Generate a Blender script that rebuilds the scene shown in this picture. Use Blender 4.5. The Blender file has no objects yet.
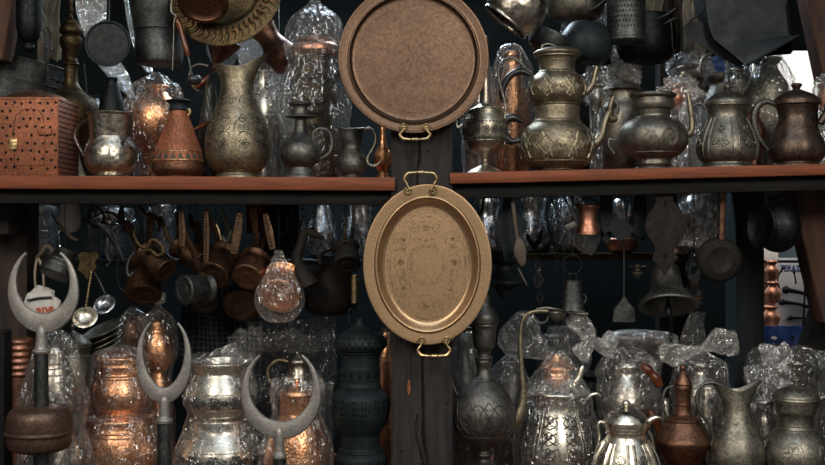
import bpy, bmesh, math, random
from mathutils import Vector, Matrix, noise
random.seed(7)
PI = math.pi
SC = bpy.context.scene
COL = SC.collection
# ------------------------------------------------------------ camera frame
D = 2.6; F = 1083.33; CZ = 1.5
def K(Y): return (D + Y) / F
def P(px, py, Y): return Vector(((px - 412.5) * K(Y), Y, CZ + (232.5 - py) * K(Y)))
cam_d = bpy.data.cameras.new('camera'); cam = bpy.data.objects.new('camera', cam_d); COL.objects.link(cam)
cam.location = (0, -D, CZ); cam.rotation_euler = (PI / 2, 0, 0)
cam_d.sensor_width = 36; cam_d.lens = 36 * F / 825; cam_d.clip_start = 0.05
SC.camera = cam
SC.view_settings.view_transform = 'Standard'; SC.view_settings.look = 'None'
SC.view_settings.gamma = 1; SC.view_settings.exposure = 0.0; SC.view_settings.use_curve_mapping = False
# ------------------------------------------------------------ materials
def newmat(name):
    m = bpy.data.materials.new(name); m.use_nodes = True
    nt = m.node_tree; nt.nodes.clear(); return m, nt
def N(nt, t, **kw):
    n = nt.nodes.new(t)
    for k, v in kw.items():
        if k.startswith('i_'):
            key = k[2:].replace('_', ' ')
            n.inputs[key].default_value = v
        else: setattr(n, k, v)
    return n
def ramp(nt, src, p0, c0, p1, c1):
    r = N(nt, 'ShaderNodeValToRGB'); e = r.color_ramp.elements
    e[0].position = p0; e[0].color = c0; e[1].position = p1; e[1].color = c1
    nt.links.new(src, r.inputs[0]); return r
def c4(c): return (c[0], c[1], c[2], 1)
def metal(name, c, tarn, rough=.35, scale=14, amt=.5, hammer=0, hs=90, fine=.15, metallic=1.0, rvar=.2, grime=.45):
    m, nt = newmat(name); L = nt.links.new
    out = N(nt, 'ShaderNodeOutputMaterial'); b = N(nt, 'ShaderNodeBsdfPrincipled'); L(b.outputs[0], out.inputs[0])
    tc = N(nt, 'ShaderNodeTexCoord')
    n1 = N(nt, 'ShaderNodeTexNoise', i_Scale=scale, i_Detail=8.0, i_Roughness=.65); L(tc.outputs['Object'], n1.inputs['Vector'])
    r1 = ramp(nt, n1.outputs[0], .5 - amt * .35, c4(tarn), .5 + (1 - amt) * .3 + .05, c4(c)); 
    n3 = N(nt, 'ShaderNodeTexNoise', i_Scale=150.0, i_Detail=4.0, i_Roughness=.7); L(tc.outputs['Object'], n3.inputs['Vector'])
    r3 = ramp(nt, n3.outputs[0], .36, (1 - grime, 1 - grime, 1 - grime, 1), .6, (1.12, 1.1, 1.05, 1))
    mm = N(nt, 'ShaderNodeMix', data_type='RGBA', blend_type='MULTIPLY'); mm.inputs[0].default_value = 1; L(r1.outputs[0], mm.inputs[6]); L(r3.outputs[0], mm.inputs[7]); L(mm.outputs[2], b.inputs['Base Color'])
    n2 = N(nt, 'ShaderNodeTexNoise', i_Scale=scale * 3.3, i_Detail=6.0, i_Roughness=.7); L(tc.outputs['Object'], n2.inputs['Vector'])
    mr = N(nt, 'ShaderNodeMapRange'); L(n2.outputs[0], mr.inputs[0])
    mr.inputs[1].default_value = .3; mr.inputs[2].default_value = .7
    mr.inputs[3].default_value = min(1, rough + rvar); mr.inputs[4].default_value = max(.05, rough - rvar * .5)
    L(mr.outputs[0], b.inputs['Roughness'])
    b.inputs['Metallic'].default_value = metallic
    if metallic < .5: b.inputs['Specular IOR Level'].default_value = .14
    bp = N(nt, 'ShaderNodeBump', i_Strength=fine, i_Distance=.002); L(n2.outputs[0], bp.inputs['Height'])
    last = bp
    if hammer:
        v = N(nt, 'ShaderNodeTexVoronoi', i_Scale=float(hs), feature='SMOOTH_F1'); L(tc.outputs['Object'], v.inputs['Vector'])
        b2 = N(nt, 'ShaderNodeBump', i_Strength=hammer, i_Distance=.003); L(v.outputs['Distance'], b2.inputs['Height'])
        L(bp.outputs[0], b2.inputs['Normal']); last = b2
    L(last.outputs[0], b.inputs['Normal'])
    return m
M = {}
M['copper'] = metal('bright_copper', (1.0, .54, .30), (.76, .36, .18), .30, 18, .35, .3, 170)
M['copper_flat'] = metal('worn_copper', (.62, .30, .20), (.30, .15, .11), .42, 16, .5, .0)
M['copper_dark'] = metal('dark_copper', (.25, .125, .08), (.085, .052, .040), .48, 16, .5, .15, 70)
M['copper_matte'] = metal('terracotta_copper', (.36, .125, .058), (.17, .065, .038), .55, 20, .5, .1, 60, metallic=.55)
M['cup_brown'] = metal('tarnished_brown_copper', (.17, .10, .062), (.055, .038, .028), .5, 22, .5, .15, 70)
M['copper_rim'] = metal('copper_rim', (.8, .4, .26), (.35, .18, .13), .33, 20, .4)
M['silver'] = metal('polished_tin', (.92, .88, .79), (.60, .57, .50), .26, 20, .35, .04, 60, fine=.06, grime=.3)
M['silver_h'] = metal('hammered_tin', (.66, .62, .55), (.22, .20, .18), .28, 16, .5, .45, 75)
M['steel'] = metal('cool_silver', (.82, .87, .93), (.45, .49, .55), .2, 16, .4, .3, 45)
M['pewter'] = metal('pewter', (.36, .345, .29), (.15, .145, .125), .46, 14, .5, .1, 60)
M['pewter_warm'] = metal('warm_pewter', (.34, .30, .215), (.15, .13, .10), .47, 14, .5, .08, 50)
M['pewter_dark'] = metal('dark_pewter', (.20, .195, .18), (.075, .077, .075), .5, 14, .5, .1, 60)
M['iron'] = metal('black_iron', (.035, .039, .043), (.015, .017, .019), .5, 20, .5, .05, 60)
M['iron_grey'] = metal('grey_iron', (.13, .138, .14), (.05, .054, .058), .5, 14, .5, .05, 60)
M['iron_black'] = metal('lamp_black_metal', (.015, .022, .026), (.007, .010, .012), .42, 20, .5, .0, 60, metallic=.0, grime=.2)
M['rust'] = metal('rusted_iron', (.022, .017, .014), (.010, .009, .0085), .7, 18, .5, .1, 70, metallic=.6)
M['brass'] = metal('brass', (.62, .48, .27), (.30, .22, .12), .35, 20, .4, .1, 60)
M['brass_dull'] = metal('dull_brass', (.11, .08, .042), (.042, .033, .021), .5, 20, .5, .15, 90)
M['pewter_light'] = metal('light_pewter', (.58, .54, .45), (.26, .24, .20), .36, 16, .5)
M['brown_pewter'] = metal('brown_tarnished_pewter', (.15, .105, .082), (.07, .054, .046), .46, 14, .5)
M['grey_pewter'] = metal('grey_tarnished_pewter', (.25, .235, .20), (.11, .105, .095), .45, 14, .5)
M['scuttle'] = metal('dark_blue_sheet_metal', (.012, .016, .019), (.007, .009, .011), .45, 6, .5, .0, 60, fine=.1, metallic=.3, grime=.1)
M['tray_round'] = metal('brown_copper_tray', (.165, .108, .077), (.11, .074, .053), .42, 5, .6, .0, 60, fine=.16, rvar=.06, grime=.3)
M['tray_oval'] = metal('brass_tray', (.47, .32, .195), (.43, .29, .175), .40, 4, .5, .0, 60, fine=.06, rvar=.03, grime=.15)
M['tray_line'] = metal('engraved_brass_line', (.62, .47, .31), (.55, .41, .27), .3)
M['crescent'] = metal('cast_grey_metal', (.34, .33, .315), (.22, .213, .205), .5, 22, .5, .0, 60, fine=.5, metallic=.75, grime=.2)
M['pole_dark'] = metal('dark_steel_pole', (.11, .12, .125), (.05, .055, .06), .45, 14, .5)
M['orb'] = metal('brown_painted_metal', (.15, .085, .06), (.08, .055, .045), .42, 12, .5, metallic=.7)
def plain(name, c, rough=.7, metallic=0, c2=None, scale=12, stretch=(1, 1, 1), bump=.2, spec=.5):
    m, nt = newmat(name); L = nt.links.new
    out = N(nt, 'ShaderNodeOutputMaterial'); b = N(nt, 'ShaderNodeBsdfPrincipled'); L(b.outputs[0], out.inputs[0])
    b.inputs['Roughness'].default_value = rough; b.inputs['Metallic'].default_value = metallic
    b.inputs['Specular IOR Level'].default_value = spec
    tc = N(nt, 'ShaderNodeTexCoord'); mp = N(nt, 'ShaderNodeMapping'); mp.inputs['Scale'].default_value = stretch
    L(tc.outputs['Object'], mp.inputs[0])
    n = N(nt, 'ShaderNodeTexNoise', i_Scale=float(scale), i_Detail=8.0, i_Roughness=.6); L(mp.outputs[0], n.inputs['Vector'])
    c2 = c2 or tuple(x * .6 for x in c)
    r = ramp(nt, n.outputs[0], .35, c4(c2), .65, c4(c)); L(r.outputs[0], b.inputs['Base Color'])
    bp = N(nt, 'ShaderNodeBump', i_Strength=bump, i_Distance=.003); L(n.outputs[0], bp.inputs['Height']); L(bp.outputs[0], b.inputs['Normal'])
    return m
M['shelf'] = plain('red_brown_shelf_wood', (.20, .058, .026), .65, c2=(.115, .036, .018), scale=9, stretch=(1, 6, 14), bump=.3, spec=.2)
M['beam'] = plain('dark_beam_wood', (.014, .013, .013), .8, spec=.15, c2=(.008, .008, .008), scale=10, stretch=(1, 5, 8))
M['post'] = plain('weathered_post_wood', (.036, .030, .028), .75, spec=.2, c2=(.013, .0135, .015), scale=9, stretch=(8, 4, .8), bump=.5)
M['post_grey'] = plain('grey_brown_wood', (.05, .036, .031), .75, spec=.15, c2=(.025, .021, .02), scale=9, stretch=(7, 4, .8), bump=.4)
M['post_teal'] = plain('dark_teal_painted_wood', (.02, .028, .032), .7, spec=.15, c2=(.012, .018, .021), scale=8, stretch=(6, 4, .8))
M['beam_brown'] = plain('brown_beam_wood', (.085, .04, .026), .65, spec=.25, c2=(.038, .021, .016), scale=7, stretch=(5, 5, 1.2), bump=.4)
M['wood_handle'] = plain('varnished_turned_wood', (.13, .034, .010), .25, c2=(.04, .012, .006), scale=30, bump=.1)
M['wood_spoon'] = plain('tan_wood', (.075, .052, .034), .65, scale=20)
M['engrave'] = metal('dark_engraving', (.10, .095, .085), (.05, .048, .044), .5)
M['black'] = plain('hole_black', (.006, .006, .007), .9, spec=.1)
M['bakelite'] = plain('black_bakelite', (.012, .012, .013), .35)
M['niello'] = plain('dark_inlay', (.03, .028, .026), .6)
M['wall'] = plain('dark_plaster', (.010, .0135, .015), .95, spec=.05, c2=(.006, .0075, .008), scale=4)
M['ceil'] = plain('dark_boards', (.03, .027, .025), .8, spec=.1, scale=4)
M['floor'] = plain('worn_floor', (.10, .085, .07), .7, scale=5)
M['white'] = plain('white_plastic_film', (.62, .62, .60), .45, c2=(.5, .5, .49), scale=30)
M['sign'] = plain('pale_sign_board', (.46, .46, .50), .6, c2=(.40, .40, .44), scale=20)
M['blue'] = plain('blue_cloth', (.05, .12, .33), .6, c2=(.03, .07, .22), scale=40)
M['blue_ink'] = plain('blue_lettering', (.02, .07, .28), .5)
M['red_ink'] = plain('orange_red_lettering', (.60, .10, .03), .5)
M['sticker'] = plain('white_paper', (.75, .75, .72), .6, c2=(.68, .68, .66))
M['gauze'] = plain('cream_cloth', (.42, .37, .29), .8, scale=20)
M['black_cloth'] = plain('black_leather', (.014, .014, .016), .6)
def plaidmat():
    m, nt = newmat('dark_plaid_cloth'); L = nt.links.new
    out = N(nt, 'ShaderNodeOutputMaterial'); b = N(nt, 'ShaderNodeBsdfPrincipled', i_Roughness=.9); L(b.outputs[0], out.inputs[0])
    tc = N(nt, 'ShaderNodeTexCoord'); sp = N(nt, 'ShaderNodeSeparateXYZ'); L(tc.outputs['Object'], sp.inputs[0])
    s = []
    for ax in (0, 2):
        mu = N(nt, 'ShaderNodeMath', operation='MULTIPLY'); mu.inputs[1].default_value = 420; L(sp.outputs[ax], mu.inputs[0])
        sn = N(nt, 'ShaderNodeMath', operation='SINE'); L(mu.outputs[0], sn.inputs[0])
        g = N(nt, 'ShaderNodeMath', operation='GREATER_THAN'); g.inputs[1].default_value = .55; L(sn.outputs[0], g.inputs[0]); s.append(g)
    a = N(nt, 'ShaderNodeMath', operation='ADD'); L(s[0].outputs[0], a.inputs[0]); L(s[1].outputs[0], a.inputs[1])
    d = N(nt, 'ShaderNodeMath', operation='MULTIPLY'); d.inputs[1].default_value = .5; L(a.outputs[0], d.inputs[0])
    r = ramp(nt, d.outputs[0], 0, (.014, .017, .021, 1), 1, (.085, .11, .12, 1)); L(r.outputs[0], b.inputs['Base Color']); return m
M['plaid'] = plaidmat()
def plastic(name, lo, hi, tint=(.92, .93, .94), bs=1.0, rough=.13, white=.35):
    m, nt = newmat(name); L = nt.links.new
    out = N(nt, 'ShaderNodeOutputMaterial')
    tc = N(nt, 'ShaderNodeTexCoord')
    n = N(nt, 'ShaderNodeTexNoise', i_Scale=20.0, i_Detail=2.5, i_Roughness=.5, i_Distortion=1.2); L(tc.outputs['Object'], n.inputs['Vector'])
    mp = N(nt, 'ShaderNodeMapping'); mp.inputs['Scale'].default_value = (1, 1, .25); mp.inputs['Rotation'].default_value = (.2, .35, .1); L(tc.outputs['Object'], mp.inputs[0])
    v = N(nt, 'ShaderNodeTexNoise', i_Scale=24.0, i_Detail=1.0, i_Distortion=2.2); L(mp.outputs[0], v.inputs['Vector'])
    # ridged creases
    sb = N(nt, 'ShaderNodeMath', operation='SUBTRACT'); sb.inputs[1].default_value = .5; L(v.outputs[0], sb.inputs[0])
    ab = N(nt, 'ShaderNodeMath', operation='ABSOLUTE'); L(sb.outputs[0], ab.inputs[0])
    bp = N(nt, 'ShaderNodeBump', i_Strength=.7, i_Distance=.03 * bs); L(n.outputs[0], bp.inputs['Height'])
    b2 = N(nt, 'ShaderNodeBump', i_Strength=.8, i_Distance=.03 * bs); L(ab.outputs[0], b2.inputs['Height']); L(bp.outputs[0], b2.inputs['Normal'])
    gl = N(nt, 'ShaderNodeBsdfAnisotropic' if False else 'ShaderNodeBsdfGlossy'); gl.inputs['Color'].default_value = (1, 1, 1, 1); gl.inputs['Roughness'].default_value = rough
    L(b2.outputs[0], gl.inputs['Normal'])
    df = N(nt, 'ShaderNodeBsdfDiffuse'); df.inputs['Color'].default_value = (.78, .76, .72, 1); L(b2.outputs[0], df.inputs['Normal'])
    tl = N(nt, 'ShaderNodeBsdfTranslucent'); tl.inputs['Color'].default_value = (.72, .71, .68, 1)
    m0 = N(nt, 'ShaderNodeMixShader'); m0.inputs[0].default_value = .35; L(df.outputs[0], m0.inputs[1]); L(tl.outputs[0], m0.inputs[2])
    m1 = N(nt, 'ShaderNodeMixShader'); m1.inputs[0].default_value = white; L(gl.outputs[0], m1.inputs[1]); L(m0.outputs[0], m1.inputs[2])
    tr = N(nt, 'ShaderNodeBsdfTransparent'); tr.inputs['Color'].default_value = c4(tint)
    lw = N(nt, 'ShaderNodeLayerWeight', i_Blend=.32)
    cr = ramp(nt, ab.outputs[0], 0, (.26, .26, .26, 1), .012, (0, 0, 0, 1))
    mr = N(nt, 'ShaderNodeMapRange'); L(lw.outputs['Facing'], mr.inputs[0]); mr.inputs[3].default_value = lo; mr.inputs[4].default_value = hi
    ad = N(nt, 'ShaderNodeMath', operation='ADD'); ad.use_clamp = True; L(mr.outputs[0], ad.inputs[0]); L(cr.outputs[0], ad.inputs[1])
    mx = N(nt, 'ShaderNodeMixShader'); L(ad.outputs[0], mx.inputs[0]); L(tr.outputs[0], mx.inputs[1]); L(m1.outputs[0], mx.inputs[2])
    L(mx.outputs[0], out.inputs[0]); return m
M['bag'] = plastic('clear_plastic_bag', .10, .48, rough=.14, white=.28)
M['bag_milky'] = plastic('milky_plastic_bag', .24, .74, rough=.2, white=.45)
M['bag_thin'] = plastic('thin_clear_plastic', .035, .3, white=.1)
def glassmat():
    m, nt = newmat('lamp_glass'); L = nt.links.new
    out = N(nt, 'ShaderNodeOutputMaterial'); tr = N(nt, 'ShaderNodeBsdfTransparent'); tr.inputs[0].default_value = (.85, .9, .92, 1)
    g = N(nt, 'ShaderNodeBsdfGlossy'); g.inputs['Roughness'].default_value = .08
    lw = N(nt, 'ShaderNodeLayerWeight', i_Blend=.45); mx = N(nt, 'ShaderNodeMixShader')
    L(lw.outputs['Facing'], mx.inputs[0]); L(tr.outputs[0], mx.inputs[1]); L(g.outputs[0], mx.inputs[2]); L(mx.outputs[0], out.inputs[0]); return m
M['glass'] = glassmat()
# ------------------------------------------------------------ geometry helpers
def cat(pts, sub=5, closed=False):
    """Catmull-Rom through tuples; duplicated points make corners"""
    n = len(pts); out = []
    if n < 3: return [tuple(p) for p in pts]
    rng = n if closed else n - 1
    for i in range(rng):
        if closed: p0, p1, p2, p3 = pts[(i - 1) % n], pts[i], pts[(i + 1) % n], pts[(i + 2) % n]
        else: p0, p1, p2, p3 = pts[max(i - 1, 0)], pts[i], pts[i + 1], pts[min(i + 2, n - 1)]
        if all(abs(a - b) < 1e-9 for a, b in zip(p1, p2)): continue
        for s in range(sub):
            t = s / sub
            out.append(tuple(.5 * (2 * b + (c - a) * t + (2 * a - 5 * b + 4 * c - d) * t * t + (3 * b - a - 3 * c + d) * t ** 3) for a, b, c, d in zip(p0, p1, p2, p3)))
    if not closed: out.append(tuple(pts[-1]))
    return out
def finish(name, bm, mats, origin, parent=None, smooth=True, recalc=True):
    if recalc: bmesh.ops.recalc_face_normals(bm, faces=bm.faces)
    o0 = Vector(origin)
    for v in bm.verts: v.co -= o0
    me = bpy.data.meshes.new(name); bm.to_mesh(me); bm.free()
    if smooth:
        for p in me.polygons: p.use_smooth = True
    if not isinstance(mats, (list, tuple)): mats = [mats]
    for m in mats: me.materials.append(M[m] if isinstance(m, str) else m)
    try: me.set_sharp_from_angle(angle=math.radians(42))
    except Exception: pass
    o = bpy.data.objects.new(name, me); COL.objects.link(o)
    if parent: o.parent = parent
    else: o.location = o0
    return o
def tag(o, label=None, c=None, group=None, kind=None):
    if label: o['label'] = label
    if c: o['category'] = c
    if group: o['group'] = group
    if kind: o['kind'] = kind
    return o
def empty(name, loc, label, c, group=None):
    e = bpy.data.objects.new(name, None); e.empty_display_size = .03; e.location = loc; COL.objects.link(e)
    return tag(e, label, c, group)
def b_lathe(bm, p0, ax, prof, seg=40, mi=0, mod=None, ref=None):
    """prof: (radius, height along ax) metres; theta=0 faces the camera side"""
    ax = Vector(ax).normalized()
    ref = Vector(ref) if ref else (Vector((0, -1, 0)) if abs(ax.y) < .9 else Vector((0, 0, -1)))
    e1 = (ref - ax * ref.dot(ax)).normalized(); e2 = ax.cross(e1) * -1
    if e2.x < 0: e2 = -e2
    rings = []
    for j, (r, h) in enumerate(prof):
        if r < 1e-6: rings.append([bm.verts.new(p0 + ax * h)]); continue
        ring = []
        for i in range(seg):
            t = 2 * PI * i / seg
            rr = r * (mod(t, h, r) if mod else 1)
            ring.append(bm.verts.new(p0 + ax * h + (e1 * math.cos(t) + e2 * math.sin(t)) * rr))
        rings.append(ring)
    for a, b in zip(rings, rings[1:]):
        if len(a) == 1 and len(b) == 1: continue
        for i in range(seg):
            j = (i + 1) % seg
            if len(a) == 1: f = bm.faces.new((a[0], b[i], b[j]))
            elif len(b) == 1: f = bm.faces.new((a[i], b[0], a[j]))
            else: f = bm.faces.new((a[i], b[i], b[j], a[j]))
            f.material_index = mi
    for rg, flip in ((rings[0], 0), (rings[-1], 1)):
        if len(rg) > 1:
            f = bm.faces.new(rg); f.material_index = mi
def b_tube(bm, pts, rad, seg=10, mi=0, sub=5, flat=1.0, smooth=True, flat_axis=None, closed=False):
    """pts: Vectors; rad: number or list; flat: thickness ratio along flat_axis"""
    n = len(pts)
    rl = rad if isinstance(rad, (list, tuple)) else [rad] * n
    q = [(p[0], p[1], p[2], r) for p, r in zip(pts, rl)]
    if smooth: q = cat(q, sub, closed)
    P3 = [Vector(a[:3]) for a in q]; R = [max(a[3], 1e-5) for a in q]
    m = len(P3); rings = []; up = None
    for i in range(m):
        if closed: t = P3[(i + 1) % m] - P3[(i - 1) % m]
        else: t = P3[min(i + 1, m - 1)] - P3[max(i - 1, 0)]
        if t.length < 1e-9: t = Vector((0, 0, 1))
        t.normalize()
        if flat_axis is not None: up = Vector(flat_axis)
        elif up is None: up = Vector((0, 1, 0)) if abs(t.y) < .9 else Vector((1, 0, 0))
        u = up - t * up.dot(t)
        if u.length < 1e-6: u = t.orthogonal()
        u.normalize(); w = t.cross(u)
        if flat_axis is None: up = u
        rings.append([bm.verts.new(P3[i] + (u * math.cos(2 * PI * k / seg) * flat + w * math.sin(2 * PI * k / seg)) * R[i]) for k in range(seg)])
    prs = list(zip(rings, rings[1:])) + ([(rings[-1], rings[0])] if closed else [])
    for a, b in prs:
        for k in range(seg):
            f = bm.faces.new((a[k], a[(k + 1) % seg], b[(k + 1) % seg], b[k])); f.material_index = mi
    if not closed:
        for rg in (rings[0], rings[-1]):
            f = bm.faces.new(rg); f.material_index = mi
def b_box(bm, c, s, mi=0, rot=None, bev=0.0):
    t = bmesh.new(); bmesh.ops.create_cube(t, size=1)
    for v in t.verts: v.co = Vector((v.co.x * s[0], v.co.y * s[1], v.co.z * s[2]))
    if bev: bmesh.ops.bevel(t, geom=list(t.edges), offset=bev, segments=2, affect='EDGES', profile=.5)
    mp = {}
    for v in t.verts:
        co = v.co.copy()
        if rot: co = rot @ co
        mp[v.index] = bm.verts.new(co + Vector(c))
    t.verts.index_update()
    for f in t.faces:
        g = bm.faces.new([mp[v.index] for v in f.verts]); g.material_index = mi
    t.free()
def b_sphere(bm, c, r, mi=0, seg=12, sc=(1, 1, 1)):
    prof = [(r * math.sin(PI * i / 8), -r * math.cos(PI * i / 8) * sc[2]) for i in range(9)]
    prof[0] = (0, prof[0][1]); prof[-1] = (0, prof[-1][1])
    b_lathe(bm, Vector(c), (0, 0, 1), prof, seg, mi)
def b_poly(bm, pts, n, depth, mi=0):
    """extruded polygon: pts Vectors, thickness depth along n"""
    n = Vector(n).normalized() * depth / 2
    a = [bm.verts.new(p + n) for p in pts]; b = [bm.verts.new(p - n) for p in pts]
    k = len(pts)
    for f in (bm.faces.new(a), bm.faces.new(b[::-1])): f.material_index = mi
    for i in range(k):
        f = bm.faces.new((a[i], a[(i + 1) % k], b[(i + 1) % k], b[i])); f.material_index = mi
def b_star(bm, c, e1, e2, nrm, r, mi=1, shape='star', rot=0):
    pts = []
    if shape == 'star': k = 10; rr = lambda i: r if i % 2 == 0 else r * .45
    elif shape == 'round': k = 10; rr = lambda i: r
    elif shape == 'drop': k = 8; rr = lambda i: r
    else: k = 4; rr = lambda i: r
    for i in range(k):
        a = 2 * PI * i / k + PI / 2 + rot
        sx = .55 if shape in ('drop', 'diamond') else 1
        pts.append(bm.verts.new(c + e1 * math.cos(a) * rr(i) * sx + e2 * math.sin(a) * rr(i)))
    f = bm.faces.new(pts); f.material_index = mi
def b_chain(bm, p0, p1, n, r, w=.6, mi=0):
    p0 = Vector(p0); p1 = Vector(p1); d = (p1 - p0) / n; ax = d.normalized()
    for i in range(n):
        c = p0 + d * (i + .5); o = Vector((1, 0, 0)) if i % 2 == 0 else Vector((0, 1, 0))
        o = (o - ax * o.dot(ax)).normalized()
        pts = [c + ax * math.cos(a) * d.length * .68 + o * math.sin(a) * d.length * w for a in [2 * PI * k / 8 for k in range(8)]]
        b_tube(bm, pts, r, 5, mi, 2, closed=True)
RAIL = 2.22
class V:
    """one thing, laid out in photograph pixels at its own depth Y"""
    def __init__(s, name, label, c, cx, Y, ytop, ybot, base=None, group=None):
        s.k = K(Y); s.cx = cx; s.Y = Y; s.yt = ytop; s.yb = ybot
        s.zt = CZ + (232.5 - ytop) * s.k
        s.zb = base if base is not None else CZ + (232.5 - ybot) * s.k
        s.o = Vector(((cx - 412.5) * s.k, Y, s.zb)); s.prof = None
        s.e = empty(name, s.o, label, c, group)
        s.T = None
    def tilt(s, roll=0, pitch=0, yaw=0, px=None, py=None):
        pv = s.p(px if px is not None else s.cx, py if py is not None else (s.yt + s.yb) / 2)
        R = Matrix.Rotation(math.radians(yaw), 4, 'Z') @ Matrix.Rotation(math.radians(pitch), 4, 'X') @ Matrix.Rotation(math.radians(roll), 4, 'Y')
        s.T = Matrix.Translation(pv) @ R @ Matrix.Translation(-pv)
        return s
    def fin(s, part, bm, mat, parent=None, raw=False):
        if s.T and not raw:
            for v in bm.verts: v.co = s.T @ v.co
        return finish(part, bm, mat, s.o, parent or s.e)
    def wire(s, px, py, z1=None, r=.35, mat='iron', part='hanging_wire', px1=None, dy=0):
        z1 = RAIL if z1 is None else z1
        a = s.p(px, py, dy); b = Vector((a.x if px1 is None else (px1 - 412.5) * s.k, a.y, z1))
        bm = bmesh.new(); b_tube(bm, [a, b], r * s.k, 6, 0, 1, smooth=False)
        return s.fin(part, bm, mat, raw=True)
    def chain(s, px, py, z1, n, r=.35, w=.6, mat='iron', part='chain'):
        a = s.p(px, py); bm = bmesh.new(); b_chain(bm, a, Vector((a.x, a.y, z1)), n, r * s.k, w)
        return s.fin(part, bm, mat, raw=True)
    def z(s, y): return s.zt + (s.zb - s.zt) * (y - s.yt) / (s.yb - s.yt)
    def p(s, px, py, dy=0): return Vector(((px - 412.5) * s.k, s.Y + dy * s.k, s.z(py)))
    def rad(s, y):
        q = s.prof
        for a, b in zip(q, q[1:]):
            if a[1] <= y <= b[1] and b[1] > a[1]: return a[0] + (b[0] - a[0]) * (y - a[1]) / (b[1] - a[1])
        return q[-1][0]
    def S(s, th, y, off=0.0):
        r = (s.rad(y) + off) * s.k
        return Vector((s.o.x + math.sin(th) * r, s.Y - math.cos(th) * r, s.z(y)))
    def frame(s, th, y):
        e1 = Vector((math.cos(th), math.sin(th), 0)); e2 = (s.S(th, y - 1) - s.S(th, y + 1)).normalized()
        return e1, e2, e1.cross(e2)
    def lathe(s, part, mat, prof, seg=48, op=0, mod=None, extra=None, parent=None, sub=5, cx=None, dy=0, knob=0):
        if knob:
            o = s.lathe(part, mat, [(0, prof[knob][1])] + list(prof[knob:]), seg, 0, mod, extra, parent, sub, cx, dy)
            s.lathe('knob', mat, list(prof[:knob + 1]) + [(0, prof[knob][1] + .6)], 24, 0, None, None, o, sub, cx, dy); return o
        q = cat([(float(a), float(b)) for a, b in prof], sub)
        q = [(max(a, 0), b) for a, b in q]
        s.prof = q
        full = list(q)
        if op:
            r0, y0 = q[0]
            full = [(0, y0 + op), (max(r0 - 3, 1) * .9, y0 + op), (r0 - 1.6, y0 + 2), (r0 - .8, y0 - .3)] + full
        bm = bmesh.new()
        x0 = s.o.x if cx is None else (cx - 412.5) * s.k
        b_lathe(bm, Vector((x0, s.Y + dy * s.k, 0)), (0, 0, 1), [(r * s.k, s.z(y)) for r, y in full], seg, 0, mod)
        if extra: extra(bm, s)
        return s.fin(part, bm, mat, parent)
    def tube(s, part, mat, pts, r, parent=None, seg=10, flat=1.0, fa=None, closed=False, extra=None):
        bm = bmesh.new()
        v = [s.p(*p) for p in pts]
        rr = [a * s.k for a in r] if isinstance(r, (list, tuple)) else r * s.k
        b_tube(bm, v, rr, seg, 0, 5, flat, flat_axis=fa, closed=closed)
        if extra: extra(bm, s)
        return s.fin(part, bm, mat, parent)
    bagobj = None
    def bag(s, prof, mat='bag', amp=1.6, folds=11, knot=None, part='plastic_bag', seed=0, cx=None, seg=110, dy=0):
        q = cat([(float(a), float(b)) for a, b in prof], 8); ky = prof[0][1] if knot is None else knot
        x0 = s.o.x if cx is None else (cx - 412.5) * s.k
        bm = bmesh.new(); rings = []
        for r, y in q:
            ring = []
            for i in range(seg):
                t = 2 * PI * i / seg
                w = math.exp(-abs(y - ky) / 22)
                nn = noise.noise(Vector((math.cos(t) * 1.6, math.sin(t) * 1.6, y * .045 + seed * 7.3)))
                n2 = noise.noise(Vector((math.cos(t) * 5, math.sin(t) * 5, y * .10 + seed * 3.1)))
                n3 = noise.noise(Vector((math.cos(t) * 12, math.sin(t) * 12, y * .22 + seed)))
                fo = math.sin(folds * t + 3 * nn + seed)
                rr = r + amp * (1.7 * nn + .75 * (abs(n2) * 2 - .5) + .16 * n3) * min(1, r / 8) + fo * min(r * .16, 3.2) * w
                ring.append(bm.verts.new(Vector((x0 + math.sin(t) * rr * s.k, s.Y + (dy - math.cos(t) * rr) * s.k, s.z(y)))))
            rings.append(ring)
        for a, b in zip(rings, rings[1:]):
            for i in range(seg): bm.faces.new((a[i], b[i], b[(i + 1) % seg], a[(i + 1) % seg]))
        s.bagobj = s.fin(part, bm, mat); return s.bagobj
    def ear(s, p0, p1, w, mat='bag_milky', part='bag_tie', bend=0, seed=0):
        """a gathered loop of film leaving the knot"""
        a = s.p(*p0); b = s.p(*p1); n = 14; up = (b - a).cross(Vector((0, 1, 0))).normalized()
        bm = bmesh.new(); rings = []; seg = 36
        for i in range(n + 1):
            t = i / n; c = a.lerp(b, t) + up * bend * s.k * math.sin(PI * t)
            rr = w * s.k * (.16 + .84 * math.sin(PI * min(1, t * .72 + .02)) ** .9) * (1 + .12 * math.sin(t * 9 + seed)) * (1 if t < .97 else .8)
            ring = []
            for k in range(seg):
                th = 2 * PI * k / seg
                nn = noise.noise(Vector((math.cos(th) * 2.4, math.sin(th) * 2.4, t * 2 + seed * 5)))
                n2 = noise.noise(Vector((math.cos(th) * 6, math.sin(th) * 6, t * 3 + seed * 5)))
                f = 1 + .42 * nn + .30 * n2 + .13 * math.sin(7 * th + seed + 4 * nn)
                ring.append(bm.verts.new(c + (up * math.cos(th) + Vector((0, 1, 0)) * math.sin(th) * .55) * rr * f))
            rings.append(ring)
        for x, y in zip(rings, rings[1:]):
            for k in range(seg): bm.faces.new((x[k], y[k], y[(k + 1) % seg], x[(k + 1) % seg]))
        bm.faces.new(rings[-1])
        return s.fin(part, bm, mat, s.bagobj)
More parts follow.
